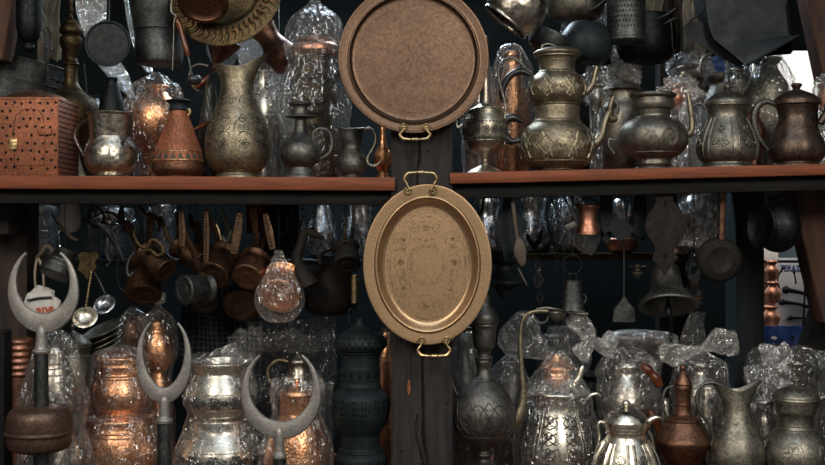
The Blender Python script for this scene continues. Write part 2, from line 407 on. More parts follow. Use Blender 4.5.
# ---- relief patterns (paths on a lathed surface, in px around theta0,y0)
def rel(bm, s, th0, y0, paths, r=.5, mi=0, off=.1):
    R = max(s.rad(y0), 1)
    for pts in paths:
        v = [s.S(th0 + a / R, y0 - b, off) for a, b in pts]
        b_tube(bm, v, r * s.k, 5, mi, 2, smooth=False)
def arc(cx, cy, r, a0, a1, n=10, ry=None): return [(cx + r * math.cos(math.radians(a0 + (a1 - a0) * i / n)), cy + (ry or r) * math.sin(math.radians(a0 + (a1 - a0) * i / n))) for i in range(n + 1)]
def spiral(cx, cy, r, a0, turns, n=18): return [(cx + r * (1 - .8 * i / n) * math.cos(a0 + turns * 2 * PI * i / n), cy + r * (1 - .8 * i / n) * math.sin(a0 + turns * 2 * PI * i / n)) for i in range(n + 1)]
def flower(r, k=6):
    out = [arc(0, 0, r * .22, 0, 360, 8)]
    for i in range(k):
        a = 2 * PI * i / k
        pts = []
        for j in range(11):
            t = 2 * PI * j / 10; x = r * .6 + r * .38 * math.cos(t); y = r * .24 * math.sin(t)
            pts.append((x * math.cos(a) - y * math.sin(a), x * math.sin(a) + y * math.cos(a)))
        out.append(pts)
    return out
def leafx(w, h):
    o = []
    for sx in (-1, 1):
        o.append([(sx * w * math.sin(PI * t / 10) * .9, h * (t / 5 - 1)) for t in range(11)])
        o.append([(sx * w * (t / 5 - 1), h * math.cos(PI * t / 10) * .8) for t in range(11)])
        for q in (-.5, 0, .5): o.append([(sx * w * .1, h * q), (sx * w * .45, h * (q + .18))])
    return o
def scrolls(r): return [spiral(-r, 0, r * .8, 0, 1.3), spiral(r, 0, r * .8, PI, -1.3), arc(0, 0, r * 2, 20, 160, 8, r * 1.1)]
def rings_rel(bm, s, ys, r=.6, mi=0):
    for y in ys:
        v = [s.S(2 * PI * i / 40, y, 0) for i in range(40)]
        b_tube(bm, v, r * s.k, 5, mi, 1, smooth=False, closed=True)
def holes(bm, s, lst, size, shape='round', mi=1):
    for th, y in lst:
        e1, e2, n = s.frame(th, y); c = s.S(th, y, .35)
        b_star(bm, c, e1 * s.k, e2 * s.k, n, size, mi, shape)
def beads(bm, s, y, n, r=.8, mi=0):
    for i in range(n): b_sphere(bm, s.S(2 * PI * i / n, y, .2), r * s.k, mi, 6)
def band_flowers(y0, r, n, rr=.5, mi=0):
    def f(bm, s):
        for i in range(n):
            rel(bm, s, 2 * PI * i / n, y0, flower(r) + [spiral(r * 1.5, 0, r * .5, 0, 1.2)], rr, mi)
    return f
# ------------------------------------------------------------ setting
def sbox(name, mat, c, s, rot=None, kind='structure', bev=0.0):
    bm = bmesh.new(); b_box(bm, (0, 0, 0), s, 0, rot, bev)
    for v in bm.verts: v.co += Vector(c)
    o = finish(name, bm, mat, c, smooth=False)
    if kind: o['kind'] = kind
    return o
sbox('floor', 'floor', (0, -.6, -.05), (8, 9.2, .1))
sbox('ceiling', 'ceil', (0, .9, 2.95), (4.6, 2.7, .1))
sbox('wall_left', 'wall', (-2.25, .9, 1.45), (.1, 2.7, 2.9))
sbox('wall_right', 'wall', (2.25, .9, 1.45), (.1, 2.7, 2.9))
KB = K(2.2)
def wx(px): return (px - 412.5) * KB
def wz(py): return CZ + (232.5 - py) * KB
wa, wb, wt, wl = wx(752), wx(838), wz(47), wz(372)
bm = bmesh.new()
b_box(bm, ((-2.2 + wa) / 2, 2.25, 1.45), (wa + 2.2, .1, 2.9)); b_box(bm, ((2.2 + wb) / 2, 2.25, 1.45), (2.2 - wb, .1, 2.9))
b_box(bm, ((wa + wb) / 2, 2.25, (wt + 2.9) / 2), (wb - wa, .1, 2.9 - wt)); b_box(bm, ((wa + wb) / 2, 2.25, wl / 2), (wb - wa, .1, wl)); b_box(bm, ((wa + wb) / 2, 2.25, (wz(105) + wz(244)) / 2), (wb - wa, .1, wz(105) - wz(244)))
finish('wall_back', bm, 'wall', (0, 2.25, 0), smooth=False)['kind'] = 'structure'
# hanging rails under the ceiling
RY = [-.03, .06, .2, .36]
for i, y in enumerate(RY):
    bm = bmesh.new(); b_tube(bm, [Vector((-2.2, y, RAIL)), Vector((2.2, y, RAIL))], .008, 8, 0, 1, smooth=False)
    finish('trim_%d' % (i + 1), bm, 'iron', (0, y, RAIL))['kind'] = 'structure'
# cracked centre post
k0 = K(0)
def post_front():
    bm = bmesh.new(); xa, xb = (391 - 412.5) * k0, (453 - 412.5) * k0; za, zb = 0.0, 2.9; nx, nz = 62, 300
    g = []
    for j in range(nz + 1):
        z = .75 + (2.05 - .75) * j / nz; row = []
        py = 232.5 - (z - CZ) / k0
        crack = (423 if py > 300 else 419) + 2.4 * noise.noise(Vector((0, 0, z * 9))) + (max(0, py - 435) * .14 if py > 435 else 0)
        for i in range(nx + 1):
            x = xa + (xb - xa) * i / nx; px = 412.5 + x / k0
            d = .0022 * noise.noise(Vector((x * 40, 0, z * 4))) + .001 * noise.noise(Vector((x * 150, 3, z * 12)))
            if abs(px - crack) < 1.5: d += .012 * (1 - abs(px - crack) / 1.5)
            c2 = crack - 4 - 3 * math.sin(z * 20)
            if py > 415 and abs(px - c2) < .8: d += .006
            edge = min(i, nx - i)
            if edge < 2: d += .002 * (2 - edge)
            row.append(bm.verts.new((x, .01 + d, z)))
        g.append(row)
    for j in range(nz):
        for i in range(nx): bm.faces.new((g[j][i], g[j][i + 1], g[j + 1][i + 1], g[j + 1][i]))
    b_box(bm, ((xa + xb) / 2, .07, 1.45), (xb - xa - .002, .09, 2.9))
    for px, py in ((434, 389), (438, 443)): # chipped knots and nail heads
        pass
    for (px, py) in ((447, 402), (402, 450), (422, 462), (428, 150)): b_sphere(bm, P(px, py, .008), .0035, 0, 8)
    return finish('trim_5', bm, 'post', (0, .05, 0))
post_front()['kind'] = 'structure'
bm = bmesh.new()
for (px, py, w, h, t) in ((409, 388, 3.5, 18, 0),):
    pts = [P(px + w * .5 * math.cos(a), py + h * .5 * math.sin(a) * (1 if math.sin(a) < 0 else .8), .008) for a in [2 * PI * i / 10 for i in range(10)]]
    b_poly(bm, pts, (0, 1, 0), .003)
finish('trim_6', bm, 'copper_matte', P(409, 388, .008))['kind'] = 'structure'
# side posts and beams of the stall
def beam(name, mat, pts, Y, depth):
    bm = bmesh.new(); b_poly(bm, [P(a, b, Y) for a, b in pts], (0, 1, 0), depth)
    bmesh.ops.bevel(bm, geom=[e for e in bm.edges], offset=.004, segments=1, affect='EDGES')
    finish(name, bm, mat, P(pts[0][0], pts[0][1], Y), smooth=False)['kind'] = 'structure'
beam('trim_7', 'post_grey', [(-40, 194), (33, 200), (33, 620), (-40, 620)], .32, .10)
beam('trim_8', 'beam', [(-34, 330), (8, 330), (9, 640), (-34, 640)], .12, .06)
beam('trim_9', 'post_teal', [(730, 100), (759, 100), (759, 640), (730, 640)], .62, .10)
beam('trim_10', 'beam_brown', [(783, 176), (840, 176), (860, 320), (817, 322)], .26, .08)
beam('trim_11', 'beam', [(820, 285), (862, 285), (815, 400), (783, 400)], .40, .06)
beam('trim_12', 'beam_brown', [(795, -30), (850, -30), (866, 90), (818, 80)], .40, .07)
beam('trim_13', 'beam_brown', [(-20, -40), (27, -40), (8, 62), (-20, 62)], .30, .07)
beam('trim_14', 'beam', [(657, -30), (688, -30), (688, 640), (657, 640)], 1.15, .06)
# shelves
def ytop_l(X): px = 412.5 + X / k0; return 175.5 + 2.0 * (px / 395)
def ytop_r(X): px = 412.5 + X / k0; return 172.8 - 9.0 * (px - 450) / 375
def shz(px, Y, right):
    X = (px - 412.5) * K(Y); y = (ytop_r if right else ytop_l)(X)
    return CZ + (232.5 - y) * k0
def board(name, label, xa, xb, fy, th, mat, y0, y1, off, c='shelf'):
    bm = bmesh.new(); A, B = (xa - 412.5) * k0, (xb - 412.5) * k0; n = 60; rows = []
    for i in range(n + 1):
        X = A + (B - A) * i / n; zt = CZ + (232.5 - fy(X) - off) * k0; zb = zt - th * k0
        j = .0006 * noise.noise(Vector((X * 14, 1, 2)))
        zt += j * 0; zb += j
        rows.append([bm.verts.new(p) for p in ((X, y0 + j + .0015, zt), (X, y0 + j, zt - .002), (X, y0 + j, zb + .002), (X, y0 + j + .0015, zb), (X, y1, zb), (X, y1, zt))])
    for a, b in zip(rows, rows[1:]):
        for k in range(6): bm.faces.new((a[k], a[(k + 1) % 6], b[(k + 1) % 6], b[k]))
    bm.faces.new(rows[0]); bm.faces.new(rows[-1])
    o = finish(name, bm, mat, ((A + B) / 2, (y0 + y1) / 2, CZ + (232.5 - fy((A + B) / 2) - off) * k0 - th * k0 / 2))
    return tag(o, label, c)
board('wooden_shelf', 'long red-brown wooden shelf board left of the cracked centre post', -90, 395, ytop_l, 13, 'shelf', 0, .62, 0)
board('wooden_shelf', 'long red-brown wooden shelf board right of the centre post, rising slightly to the right', 450, 915, ytop_r, 11, 'shelf', 0, .62, 0)
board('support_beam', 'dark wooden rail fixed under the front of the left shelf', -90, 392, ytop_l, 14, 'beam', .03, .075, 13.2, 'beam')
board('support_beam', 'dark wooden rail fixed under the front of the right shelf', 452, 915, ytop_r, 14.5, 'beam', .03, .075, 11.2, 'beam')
# back shelf deep in the stall
def simple_box(name, label, c, mat, ctr, size, bev=.002, kind=None):
    bm = bmesh.new(); b_box(bm, (0, 0, 0), size, 0, None, bev)
    for v in bm.verts: v.co += Vector(ctr)
    return tag(finish(name, bm, mat, ctr, smooth=False), label, c)
YB = .95; kb = K(YB)
zsb_r = CZ + (232.5 - 253) * kb; zsb_l = CZ + (232.5 - 259) * kb
simple_box('back_shelf', 'narrow worn wooden shelf deep in the stall behind the hanging bell', 'shelf', 'brass_dull', ((572 - 412.5) * kb, YB, zsb_r - .011), ((790 - 470) * kb * .98, .22, .022))
simple_box('back_shelf', 'pale metal edged shelf deep in the stall behind the hanging cups', 'shelf', 'iron_grey', ((205 - 412.5) * kb, YB, zsb_l - .009), ((390 - 20) * kb, .22, .018))
# goods counter, below the frame
CT = .833
e = empty('display_counter', (0, .2, 0), 'wooden counter under the lower row of pots', 'counter')
bm = bmesh.new(); b_box(bm, (0, .30, CT - .015), (2.6, .74, .03)); finish('counter_top', bm, 'shelf', (0, .2, 0), e, smooth=False)
for x in (-1.2, 1.2):
    for y in (-.02, .6):
        bm = bmesh.new(); b_box(bm, (x, y, (CT - .03) / 2), (.06, .06, CT - .03)); finish('leg', bm, 'beam', (0, .2, 0), e, smooth=False)
# wooden block on the left post
simple_box('wooden_block', 'dark square wooden block jutting from the left post under the shelf', 'block', 'post', P(2, 219, .215), (30 * K(.2), .12, 31 * K(.2)), .006)
# ------------------------------------------------------------ neighbour stall seen through the opening
def at(px, py, Y): return P(px, py, Y)
YN = 3.1; kn = K(YN)
SIGN = e = empty('stall_sign', P(795, 330, YN), 'pale sign board with blue capital letters hanging in the next stall', 'sign')
bm = bmesh.new(); b_box(bm, P(798, 300, YN), (44 * kn, .02, 84 * kn), 0, None, .003); finish('sign_board', bm, 'sign', P(795, 330, YN), e, smooth=False)
def text(body, px, py, Y, size, mat, parent, origin, rot=0.0, part='lettering', xs=1.0):
    cu = bpy.data.curves.new(part, 'FONT'); cu.body = body; cu.size = size; cu.align_x = 'CENTER'; cu.align_y = 'CENTER'; cu.extrude = .0008; cu.offset = size * .012
    cu.materials.append(M[mat]); t = bpy.data.objects.new(part, cu); COL.objects.link(t); t.parent = parent
    t.location = P(px, py, Y) - Vector(origin); t.rotation_euler = (PI / 2, rot, 0); t.scale = (xs, 1, 1); return t
for py0 in (262,):
    o = simple_box('hanging_rail', 'dark rail across the opening above the pale sign board', 'rail', 'iron', P(795, 261.5, YN - .1), (75 * kn, .02, 2.5 * kn), .001)
# tools hung in front of the sign
for i, (x0, y0, x1, y1, w, lab) in enumerate([(783, 268, 780, 292, 1.2, 'dark curved tool hanging at the left edge of the pale sign'), (786, 290, 822, 300, 2.6, 'upper dark iron bar lying across the pale sign'),
        (782, 302, 818, 310, 2.2, 'lower dark iron bar lying across the pale sign'), (794, 272, 796, 284, 1.0, 'small dark hook hanging below the blue letters'), (806, 272, 803, 330, 1.4, 'long thin dark rod standing before the pale sign'),
        (790, 318, 820, 322, 1.6, 'dark bar at the foot of the pale sign')]):
    bm = bmesh.new(); a = P(x0, y0, YN - .06); b = P(x1, y1, YN - .06); m_ = (a + b) / 2 + Vector((-.02 if i == 0 else 0, 0, .008))
    b_tube(bm, [a, m_, b], [w * kn, w * kn * .7, w * kn], 8)
    b_sphere(bm, a, w * 1.5 * kn, 0, 8)
    tag(finish('iron_tool', bm, 'iron', m_), lab, 'tool')
# copper ware of the neighbour
nb = [(772, 270, 7, 10, 'upper'), (773, 292, 8, 11, 'middle'), (771, 316, 9, 11, 'lower')]
for i, (cx, cy, r, h, w) in enumerate(nb):
    v = V('copper_pot', w + ' bright copper pot in the stack seen through the back opening', 'pot', cx, YN - .2 + .001 * i, cy - h, cy + h)
    v.lathe('body', 'copper_flat', [(r * .6, cy - h), (r * .8, cy - h + 2), (r * .55, cy - h + 5), (r, cy), (r * .8, cy + h - 3), (r * .55, cy + h), (0, cy + h)], 28, mod=None)
    v.tube('handle', 'copper_dark', [(cx - r * .6, cy - h + 3), (cx - r * 1.3, cy - h + 1), (cx - r * 1.4, cy), (cx - r * .8, cy + 3)], 1.0)
v = V('steel_tray', 'bright steel dish on the shelf below the copper stack beyond the opening', 'dish', 773, YN - .25, 331, 336)
v.lathe('body', 'steel', [(12, 331), (12.4, 332), (9, 336), (0, 336)], 32)
SCZ = P(0, 331, YN - .2).z
simple_box('stall_counter', 'dark counter of the next stall behind the blue cloth', 'counter', 'beam', (P(800, 420, YN).x, YN - .22, SCZ * .5), (.9, .5, SCZ))
bm = bmesh.new(); g = []
for j in range(16):
    row = []
    for i in range(40):
        px = 752 + 72 * i / 39; py = 326 + 46 * j / 15
        p = P(px, py, YN - .482); p.y += .012 * noise.noise(Vector((i * .25, j * .2, 0))) + .01 * math.sin(i * .9); row.append(bm.verts.new(p))
    g.append(row)
for j in range(15):
    for i in range(39): bm.faces.new((g[j][i], g[j][i + 1], g[j + 1][i + 1], g[j + 1][i]))
bmesh.ops.solidify(bm, geom=bm.faces[:], thickness=.003)
tag(finish('blue_cloth', bm, 'blue', P(788, 372, YN - .5)), 'blue cloth hanging below the pale sign in the next stall', 'cloth')
bm = bmesh.new(); pts = [P(774 + 3 * math.cos(a), 338 + 1.5 * math.sin(a), YN - .497) for a in [2 * PI * i / 10 for i in range(10)]]
b_poly(bm, pts, (0, 1, 0), .006); tag(finish('paper_tag', bm, 'sticker', P(774, 338, YN - .52)), 'small white paper tag on the blue cloth', 'tag')
o = simple_box('pale_panel', 'small bright cream panel above the copper stack beyond the opening', 'panel', 'sticker', P(769, 252, YN + .2), (18 * kn, .02, 20 * kn), .002)
cz_ = P(0, 262, YN + .2).z
simple_box('stall_cabinet', 'dark reddish cabinet carrying the cream panel beyond the back opening', 'cabinet', 'beam_brown', (P(769, 0, YN + .2).x, YN + .2, cz_ / 2), (.09, .1, cz_))
# ------------------------------------------------------------ light
def area(name, loc, tgt, size, energy, col, sy=None):
    l = bpy.data.lights.new(name, 'AREA'); l.energy = energy; l.color = col; l.size = size
    if sy: l.shape = 'RECTANGLE'; l.size_y = sy
    o = bpy.data.objects.new(name, l); COL.objects.link(o); o.location = loc
    o.rotation_euler = (Vector(tgt) - Vector(loc)).to_track_quat('-Z', 'Y').to_euler(); return o
T = (0, .1, 1.5)
area('street_opening_light', (-1.55, -3.0, 3.1), T, .9, 58, (1, .89, .75), 1.0)
area('roof_opening_light', (1.15, -2.9, 2.9), T, .8, 50, (1, .91, .79), .9)
area('high_daylight', (.1, -1.2, 3.6), (0, .2, 1.4), 1.6, 24, (.78, .9, 1))
area('shop_ceiling_lamp', (-.1, 1.15, 2.75), (-.1, 1.0, 1.0), .5, 34, (.72, .87, 1))
area('next_stall_lamp', (1.55, 2.55, 2.5), (1.75, 3.1, 1.4), .4, 16, (1, .9, .78))
w = bpy.data.worlds.new('world'); SC.world = w; w.use_nodes = True; nt = w.node_tree; nt.nodes.clear(); L = nt.links.new
out = N(nt, 'ShaderNodeOutputWorld'); bg = N(nt, 'ShaderNodeBackground'); L(bg.outputs[0], out.inputs[0])
tc = N(nt, 'ShaderNodeTexCoord'); sp = N(nt, 'ShaderNodeSeparateXYZ'); L(tc.outputs['Generated'], sp.inputs[0])
def mth(op, a, b):
    n = N(nt, 'ShaderNodeMath', operation=op)
    for i, x in enumerate((a, b)):
        if isinstance(x, (int, float)): n.inputs[i].default_value = x
        else: L(x, n.inputs[i])
    return n.outputs[0]
back = mth('MULTIPLY', mth('GREATER_THAN', sp.outputs[1], .1), mth('GREATER_THAN', sp.outputs[2], .02))
front = mth('MULTIPLY', mth('LESS_THAN', sp.outputs[1], -.1), mth('GREATER_THAN', sp.outputs[2], .55))
nz = N(nt, 'ShaderNodeTexNoise', i_Scale=2.6, i_Detail=3.0); L(tc.outputs['Generated'], nz.inputs['Vector'])
amb = ramp(nt, nz.outputs[0], .4, (.045, .058, .064, 1), .66, (.30, .28, .25, 1))
m1 = N(nt, 'ShaderNodeMix', data_type='RGBA'); L(back, m1.inputs[0]); L(amb.outputs[0], m1.inputs[6]); m1.inputs[7].default_value = (1.25, 1.2, 1.1, 1)
m2 = N(nt, 'ShaderNodeMix', data_type='RGBA'); L(front, m2.inputs[0]); L(m1.outputs[2], m2.inputs[6]); m2.inputs[7].default_value = (.38, .42, .46, 1)
L(m2.outputs[2], bg.inputs['Color']); bg.inputs['Strength'].default_value = 1.0
def tray_mesh(e, o, part, mat, cx, cy, a, b, Y, prof, extra=None):
    """prof: (offset inward from rim px, depth px away from viewer)"""
    bm = bmesh.new(); seg = 128; rings = []; k = K(Y)
    q = cat([(float(x), float(y)) for x, y in prof], 4)
    def S(off, d, t):
        c = P(cx, cy, Y); return c + Vector(((a - off) * k * math.sin(t), d * k, (b - off) * k * math.cos(t)))
    for off, d in q:
        rings.append([bm.verts.new(S(off, d, 2 * PI * i / seg)) for i in range(seg)])
    for r0, r1 in zip(rings, rings[1:]):
        for i in range(seg): bm.faces.new((r0[i], r0[(i + 1) % seg], r1[(i + 1) % seg], r1[i]))
    bm.faces.new(rings[-1])
    # back skin
    back = [[bm.verts.new(S(off, d + 1.1, 2 * PI * i / seg)) for i in range(seg)] for off, d in q]
    for r0, r1 in zip(back, back[1:]):
        for i in range(seg): bm.faces.new((r0[i], r1[i], r1[(i + 1) % seg], r0[(i + 1) % seg]))
    bm.faces.new(back[-1][::-1])
    for i in range(seg): bm.faces.new((rings[0][i], back[0][i], back[0][(i + 1) % seg], rings[0][(i + 1) % seg]))
    if extra: extra(bm, k)
    return finish(part, bm, mat, o, e)
def pl(bm, cx, cy, Y, k, pts, r, d, mi=0, closed=False):
    """raised line on a flat upright face: pts px offsets (x right, y up)"""
    v = [P(cx + x, cy - y, Y) + Vector((0, d * k, 0)) for x, y in pts]
    b_tube(bm, v, r * k, 5, mi, 1, smooth=False, flat=.6, flat_axis=(0, 1, 0), closed=closed)
def tray_handle(e, o, cx, y_r, half, out, Y, mat='brass'):
    """bail handle: rosettes at (cx+-half, y_r), bar bulging out by `out` px (positive = down)"""
    k = K(Y); bm = bmesh.new()
    for s in (-1, 1):
        c = P(cx + s * half, y_r, Y - .006)
        b_sphere(bm, c, 1.6 * k, 0, 10)
        pts = [c + Vector((math.cos(t), 0, math.sin(t))) * 3.2 * k for t in [2 * PI * i / 12 for i in range(12)]]
        b_tube(bm, pts, .8 * k, 6, 0, 1, smooth=False, closed=True)
        for i in range(6):
            t = 2 * PI * i / 6; b_sphere(bm, c + Vector((math.cos(t), 0, math.sin(t))) * 3.1 * k, 1.15 * k, 0, 6)
        b_tube(bm, [c, c + Vector((0, .008, 0))], 2.6 * k, 8, 0, 1, smooth=False)
    w = half + 2.5; sg = 1 if out > 0 else -1; O = abs(out)
    L_ = [(-half + 1.5, 1), (-half - 1, O * .35), (-w - 1.2, O * .62), (-w + 2, O * .93), (-w + 7, O * .98), (-4, O), (-2.4, O), (0, O), (2.4, O), (4, O), (w - 7, O * .98), (w - 2, O * .93), (w + 1.2, O * .62), (half + 1, O * .35), (half - 1.5, 1)]
    R_ = [1.0, 1.1, 1.6, 1.9, 1.5, 1.4, 2.3, 1.7, 2.3, 1.4, 1.5, 1.9, 1.6, 1.1, 1.0]
    v = [P(cx + x, y_r + sg * y, Y - .012) for x, y in L_]
    b_tube(bm, v, [r * k * .9 for r in R_], 8, 0, 4)
    return finish('handle', bm, mat, o, e)
# ---- round tray
Y = -.045; o = P(413.5, 133, Y)
e = empty('round_tray', o, 'large round brown copper serving tray with two small handles hanging high on the centre post', 'tray')
def ext(bm, k):
    for i in range(40):
        a0 = i * 9; R = 71 + (i % 2) * .0
        pl(bm, 413.5, 58, Y, k, arc(0, 0, 73, a0, a0 + 9, 2), .35, -.6)
    for i in range(12):
        a = 2 * PI * i / 12
        for p in (spiral(46 * math.cos(a), 46 * math.sin(a), 7, a, 1.4), spiral(36 * math.cos(a + .26), 36 * math.sin(a + .26), 5, a + 2, -1.2)):
            pl(bm, 413.5, 58, Y, k, p, .2, 4.3)
    for r in (54, 27): pl(bm, 413.5, 58, Y, k, arc(0, 0, r, 0, 354, 60), .2, 4.3)
    for p in flower(22, 8): pl(bm, 413.5, 58, Y, k, p, .2, 4.3)
tray_mesh(e, o, 'tray_body', 'tray_round', 413.5, 58, 75.5, 75.5, Y, [(0, 1), (.5, 0), (1.5, -.3), (9, .5), (9, .5), (11, -.6), (12, 1.5), (14, 3.8), (17, 4.3), (17, 4.3), (40, 4.4), (73, 4.4)], ext)
tray_handle(e, o, 415, 127, 11.5, 12.5, Y)
tray_handle(e, o, 412, -11, 11.5, -12, Y)
bm = bmesh.new(); b_tube(bm, [P(412, -22, Y - .012), Vector((P(412, -22, Y).x, RY[0], RAIL))], .0012, 6, 0, 1, smooth=False); finish('hanging_wire', bm, 'iron', o, e)
# ---- oval tray
Y = -.05; o = P(427.5, 345, Y)
e = empty('oval_tray', o, 'oval brass tray with engraved medallions and two curled handles hanging on the centre post', 'tray')
def ext(bm, k):
    A, B = 41, 57; cx, cy = 428, 266
    for off in (0, 3): pl(bm, cx, cy, Y, k, [((A - off) * math.cos(2 * PI * i / 70), (B - off) * math.sin(2 * PI * i / 70)) for i in range(70)], .22, 5.9, 1, closed=True)
    for ox, oy, sc, fl in ((-2, 39, 1, 0), (-2, -40, 1, 0), (27, 4, .95, 1), (-28, 4, .95, 1), (-24, 26, .55, 1), (25, 27, .55, 1), (-25, -22, .6, 1), (23, -24, .6, 1)):
        P_ = []
        P_ += [spiral(-11 * sc, 0, 6.5 * sc, PI * .5, 1.7, 22), spiral(11 * sc, 0, 6.5 * sc, PI * .5, -1.7, 22)]
        P_ += [arc(0, 0, 11 * sc, 60, 120, 8), arc(0, 3 * sc, 8 * sc, 30, 150, 10, 3 * sc), arc(0, -9 * sc, 10 * sc, 200, 340, 10, 4 * sc)]
        P_ += [[(x * .28 * sc, y * .28 * sc + 0) for x, y in q] for q in flower(14, 6)]
        for q in P_:
            if fl: q = [(y * (1 if ox > 0 else -1), x) for x, y in q]
            pl(bm, cx + ox, cy - oy, Y, k, q, .36, 5.9, 1)
    for r in (17, 19.0): pl(bm, cx - 2, cy, Y, k, [(r * math.cos(2 * PI * i / 50), r * math.sin(2 * PI * i / 50)) for i in range(50)], .2, 5.9, 1, closed=True)
    for q in ([(-13, 17), (-7, 24), (-3, 19), (0, 27), (3, 19), (7, 24), (13, 17)], [(-15, 15), (-9, 19), (0, 21), (9, 19), (15, 15)]): pl(bm, cx - 2, cy, Y, k, q, .34, 5.9, 1)
    for i in range(46):
        a = 2 * PI * i / 46
        pl(bm, cx, cy, Y, k, [((A - 3) * math.cos(a), (B - 3) * math.sin(a)), ((A - 1.5) * math.cos(a + .07), (B - 1.5) * math.sin(a + .07)), (A * math.cos(a + .02), B * math.sin(a + .02))], .26, 5.9, 1)
tray_mesh(e, o, 'tray_body', ['tray_oval', 'tray_line'], 427.5, 264.5, 64.5, 80.5, Y, [(0, 1), (.5, 0), (1.5, -.3), (11, .3), (11, .3), (13, -1.4), (15, -.2), (19, 4.2), (22, 5.8), (22, 5.8), (24, 6.1), (40, 6.2), (62, 6.2)], ext)
tray_handle(e, o, 420.5, 190.5, 12.5, -18, Y)
tray_handle(e, o, 434, 340.5, 12.5, 15.5, Y)
bm = bmesh.new(); b_tube(bm, [P(420, 172, Y - .012), P(419, 165, Y - .006), P(419, 160, .008)], .0012, 6, 0, 1, smooth=False); finish('hanging_wire', bm, 'iron', o, e)

# ================= LEFT UPPER SHELF, FRONT ROW
# perforated copper lantern box
Y = .07
v = V('copper_lantern_box', 'square copper box pierced with small stars, with latched door, far left of the upper shelf', 'lantern', 30, Y, 97, 175, base=shz(30, Y, 0))
k = v.k
def boxpart(v, part, mat, c, s, rot=None, bev=.001, parent=None, extra=None):
    bm = bmesh.new(); b_box(bm, c, s, 0, rot, bev)
    if extra: extra(bm, v)
    return finish(part, bm, mat, v.o, parent or v.e, smooth=False)
def starf(bm, s):
    rr = random.Random(3)
    f = Y - .0006
    for j, y in enumerate((103, 110, 118, 126, 134, 142, 150, 158, 166)):
        for i in range(8):
            x = -2 + i * 8.2 + (4 if j % 2 else 0) + rr.uniform(-1, 1)
            if x > 56 or (12 < x < 45 and 108 < y < 168 and rr.random() < .38): continue
            b_star(bm, s.p(x, y + rr.uniform(-1, 1)) + Vector((0, -.0006, 0)), Vector((k, 0, 0)), Vector((0, 0, k)), None, 2.2, 1)
    # door outline
    pts = [s.p(14, 164), s.p(14, 125), s.p(16, 115), s.p(22, 110), s.p(30, 108.5), s.p(38, 110), s.p(43, 115), s.p(44.5, 125), s.p(44.5, 164), s.p(14, 164)]
    b_tube(bm, [p + Vector((0, -.0002, 0)) for p in pts], .35 * k, 5, 2, 1, smooth=False)
    for y in (99, 172): b_tube(bm, [s.p(-9, y) + Vector((0, -.0005, 0)), s.p(57, y) + Vector((0, -.0005, 0))], .5 * k, 5, 0, 1, smooth=False)
w = 68 * k
bm = bmesh.new(); b_box(bm, (v.p(24, 136).x, Y + w / 2, (v.z(97) + v.zb) / 2), (w, w, v.z(97) - v.zb), 0, None, .0015); starf(bm, v)
for (y) in range(100, 175, 5): b_tube(bm, [v.p(58.2, y) + Vector((0, .004, 0)), v.p(58.2, y) + Vector((0, w - .004, 0))], .0011, 5, 2, 1, smooth=False)
finish('body', bm, ['copper_matte', 'black', 'rust'], v.o, v.e, smooth=False)
bm = bmesh.new()
q = cat([(33., 97.), (30., 94.), (22., 90.5), (10., 88.), (5., 86.), (0., 85.)], 4)
b_lathe(bm, Vector((v.p(24, 0).x, Y + w / 2, 0)), (0, 0, 1), [(r * k, v.z(y)) for r, y in q], 32); finish('domed_top', bm, 'copper_dark', v.o, v.e)
bm = bmesh.new(); b_box(bm, v.p(13.5, 143) + Vector((0, -.002, 0)), (8 * k, .003, 11 * k), 0, None, .0006)
for y in (138, 141, 144, 147): b_tube(bm, [v.p(10, y) + Vector((0, -.004, 0)), v.p(17, y) + Vector((0, -.004, 0))], .5 * k, 5, 0, 1, smooth=False)
finish('hinge', bm, 'brass', v.o, v.e)
bm = bmesh.new(); b_box(bm, v.p(45.5, 131) + Vector((0, -.004, 0)), (13 * k, .006, 6 * k), 0, None, .001); b_tube(bm, [v.p(45, 134) + Vector((0, -.003, 0)), v.p(44.5, 164) + Vector((0, -.003, 0))], .4 * k, 5, 0, 1, smooth=False)
finish('latch', bm, 'copper_matte', v.o, v.e)
# hammered tin pitcher
v = V('tin_jug', 'hammered silvery jug with flared rim and thin side handle on the upper left shelf', 'jug', 111, .09, 113, 175, base=shz(111, .09, 0))
v.lathe('body', 'silver_h', [(24, 113), (23.6, 114.4), (21.5, 117), (19.5, 123), (19.3, 131), (21.5, 139), (25, 147), (26, 156), (24.5, 164), (20, 170), (17.5, 172), (18.5, 173.2), (19, 175), (0, 175)], op=40)
v.tube('handle', 'silver_h', [(89, 119), (84, 121), (77, 128), (75, 136), (79, 145), (83, 152), (85.5, 158)], [1, 1.1, 1.1, 1.2, 1.1, 1, 1], flat=2.4, fa=(0, 1, 0))
# fish-scale copper flask
v = V('conical_copper_flask', 'cone-shaped copper flask with hatched body, triangle border and black collar', 'flask', 178.5, .1, 99, 175, base=shz(178, .1, 0))
def flask(bm, s):
    for j, y in enumerate(range(116, 152, 4)):
        R = s.rad(y); n = max(10, int(R * 1.4))
        for i in range(n):
            th = 2 * PI * (i + .5 * (j % 2)) / n
            rel(bm, s, th, y, [[(-1.6, 2), (0, -2), (1.6, 2)]], .25, 0, .1)
    n = 22
    for i in range(n):
        th = 2 * PI * i / n; R = 24
        a, b, c = s.S(th - 2.6 / R, 157, .5), s.S(th + 2.6 / R, 157, .5), s.S(th, 151, .5)
        f = bm.faces.new([bm.verts.new(x) for x in (a, b, c)]); f.material_index = 1
    rings_rel(bm, s, (150, 158.5), .6, 2)
v.lathe('body', ['copper_matte', 'niello', 'brass'], [(8.5, 108), (9, 112), (11, 118), (17, 134), (23.5, 150), (26.5, 158), (26.5, 159), (25.5, 161), (25.5, 161), (25, 168), (21, 173), (20, 175), (0, 175)], extra=flask)
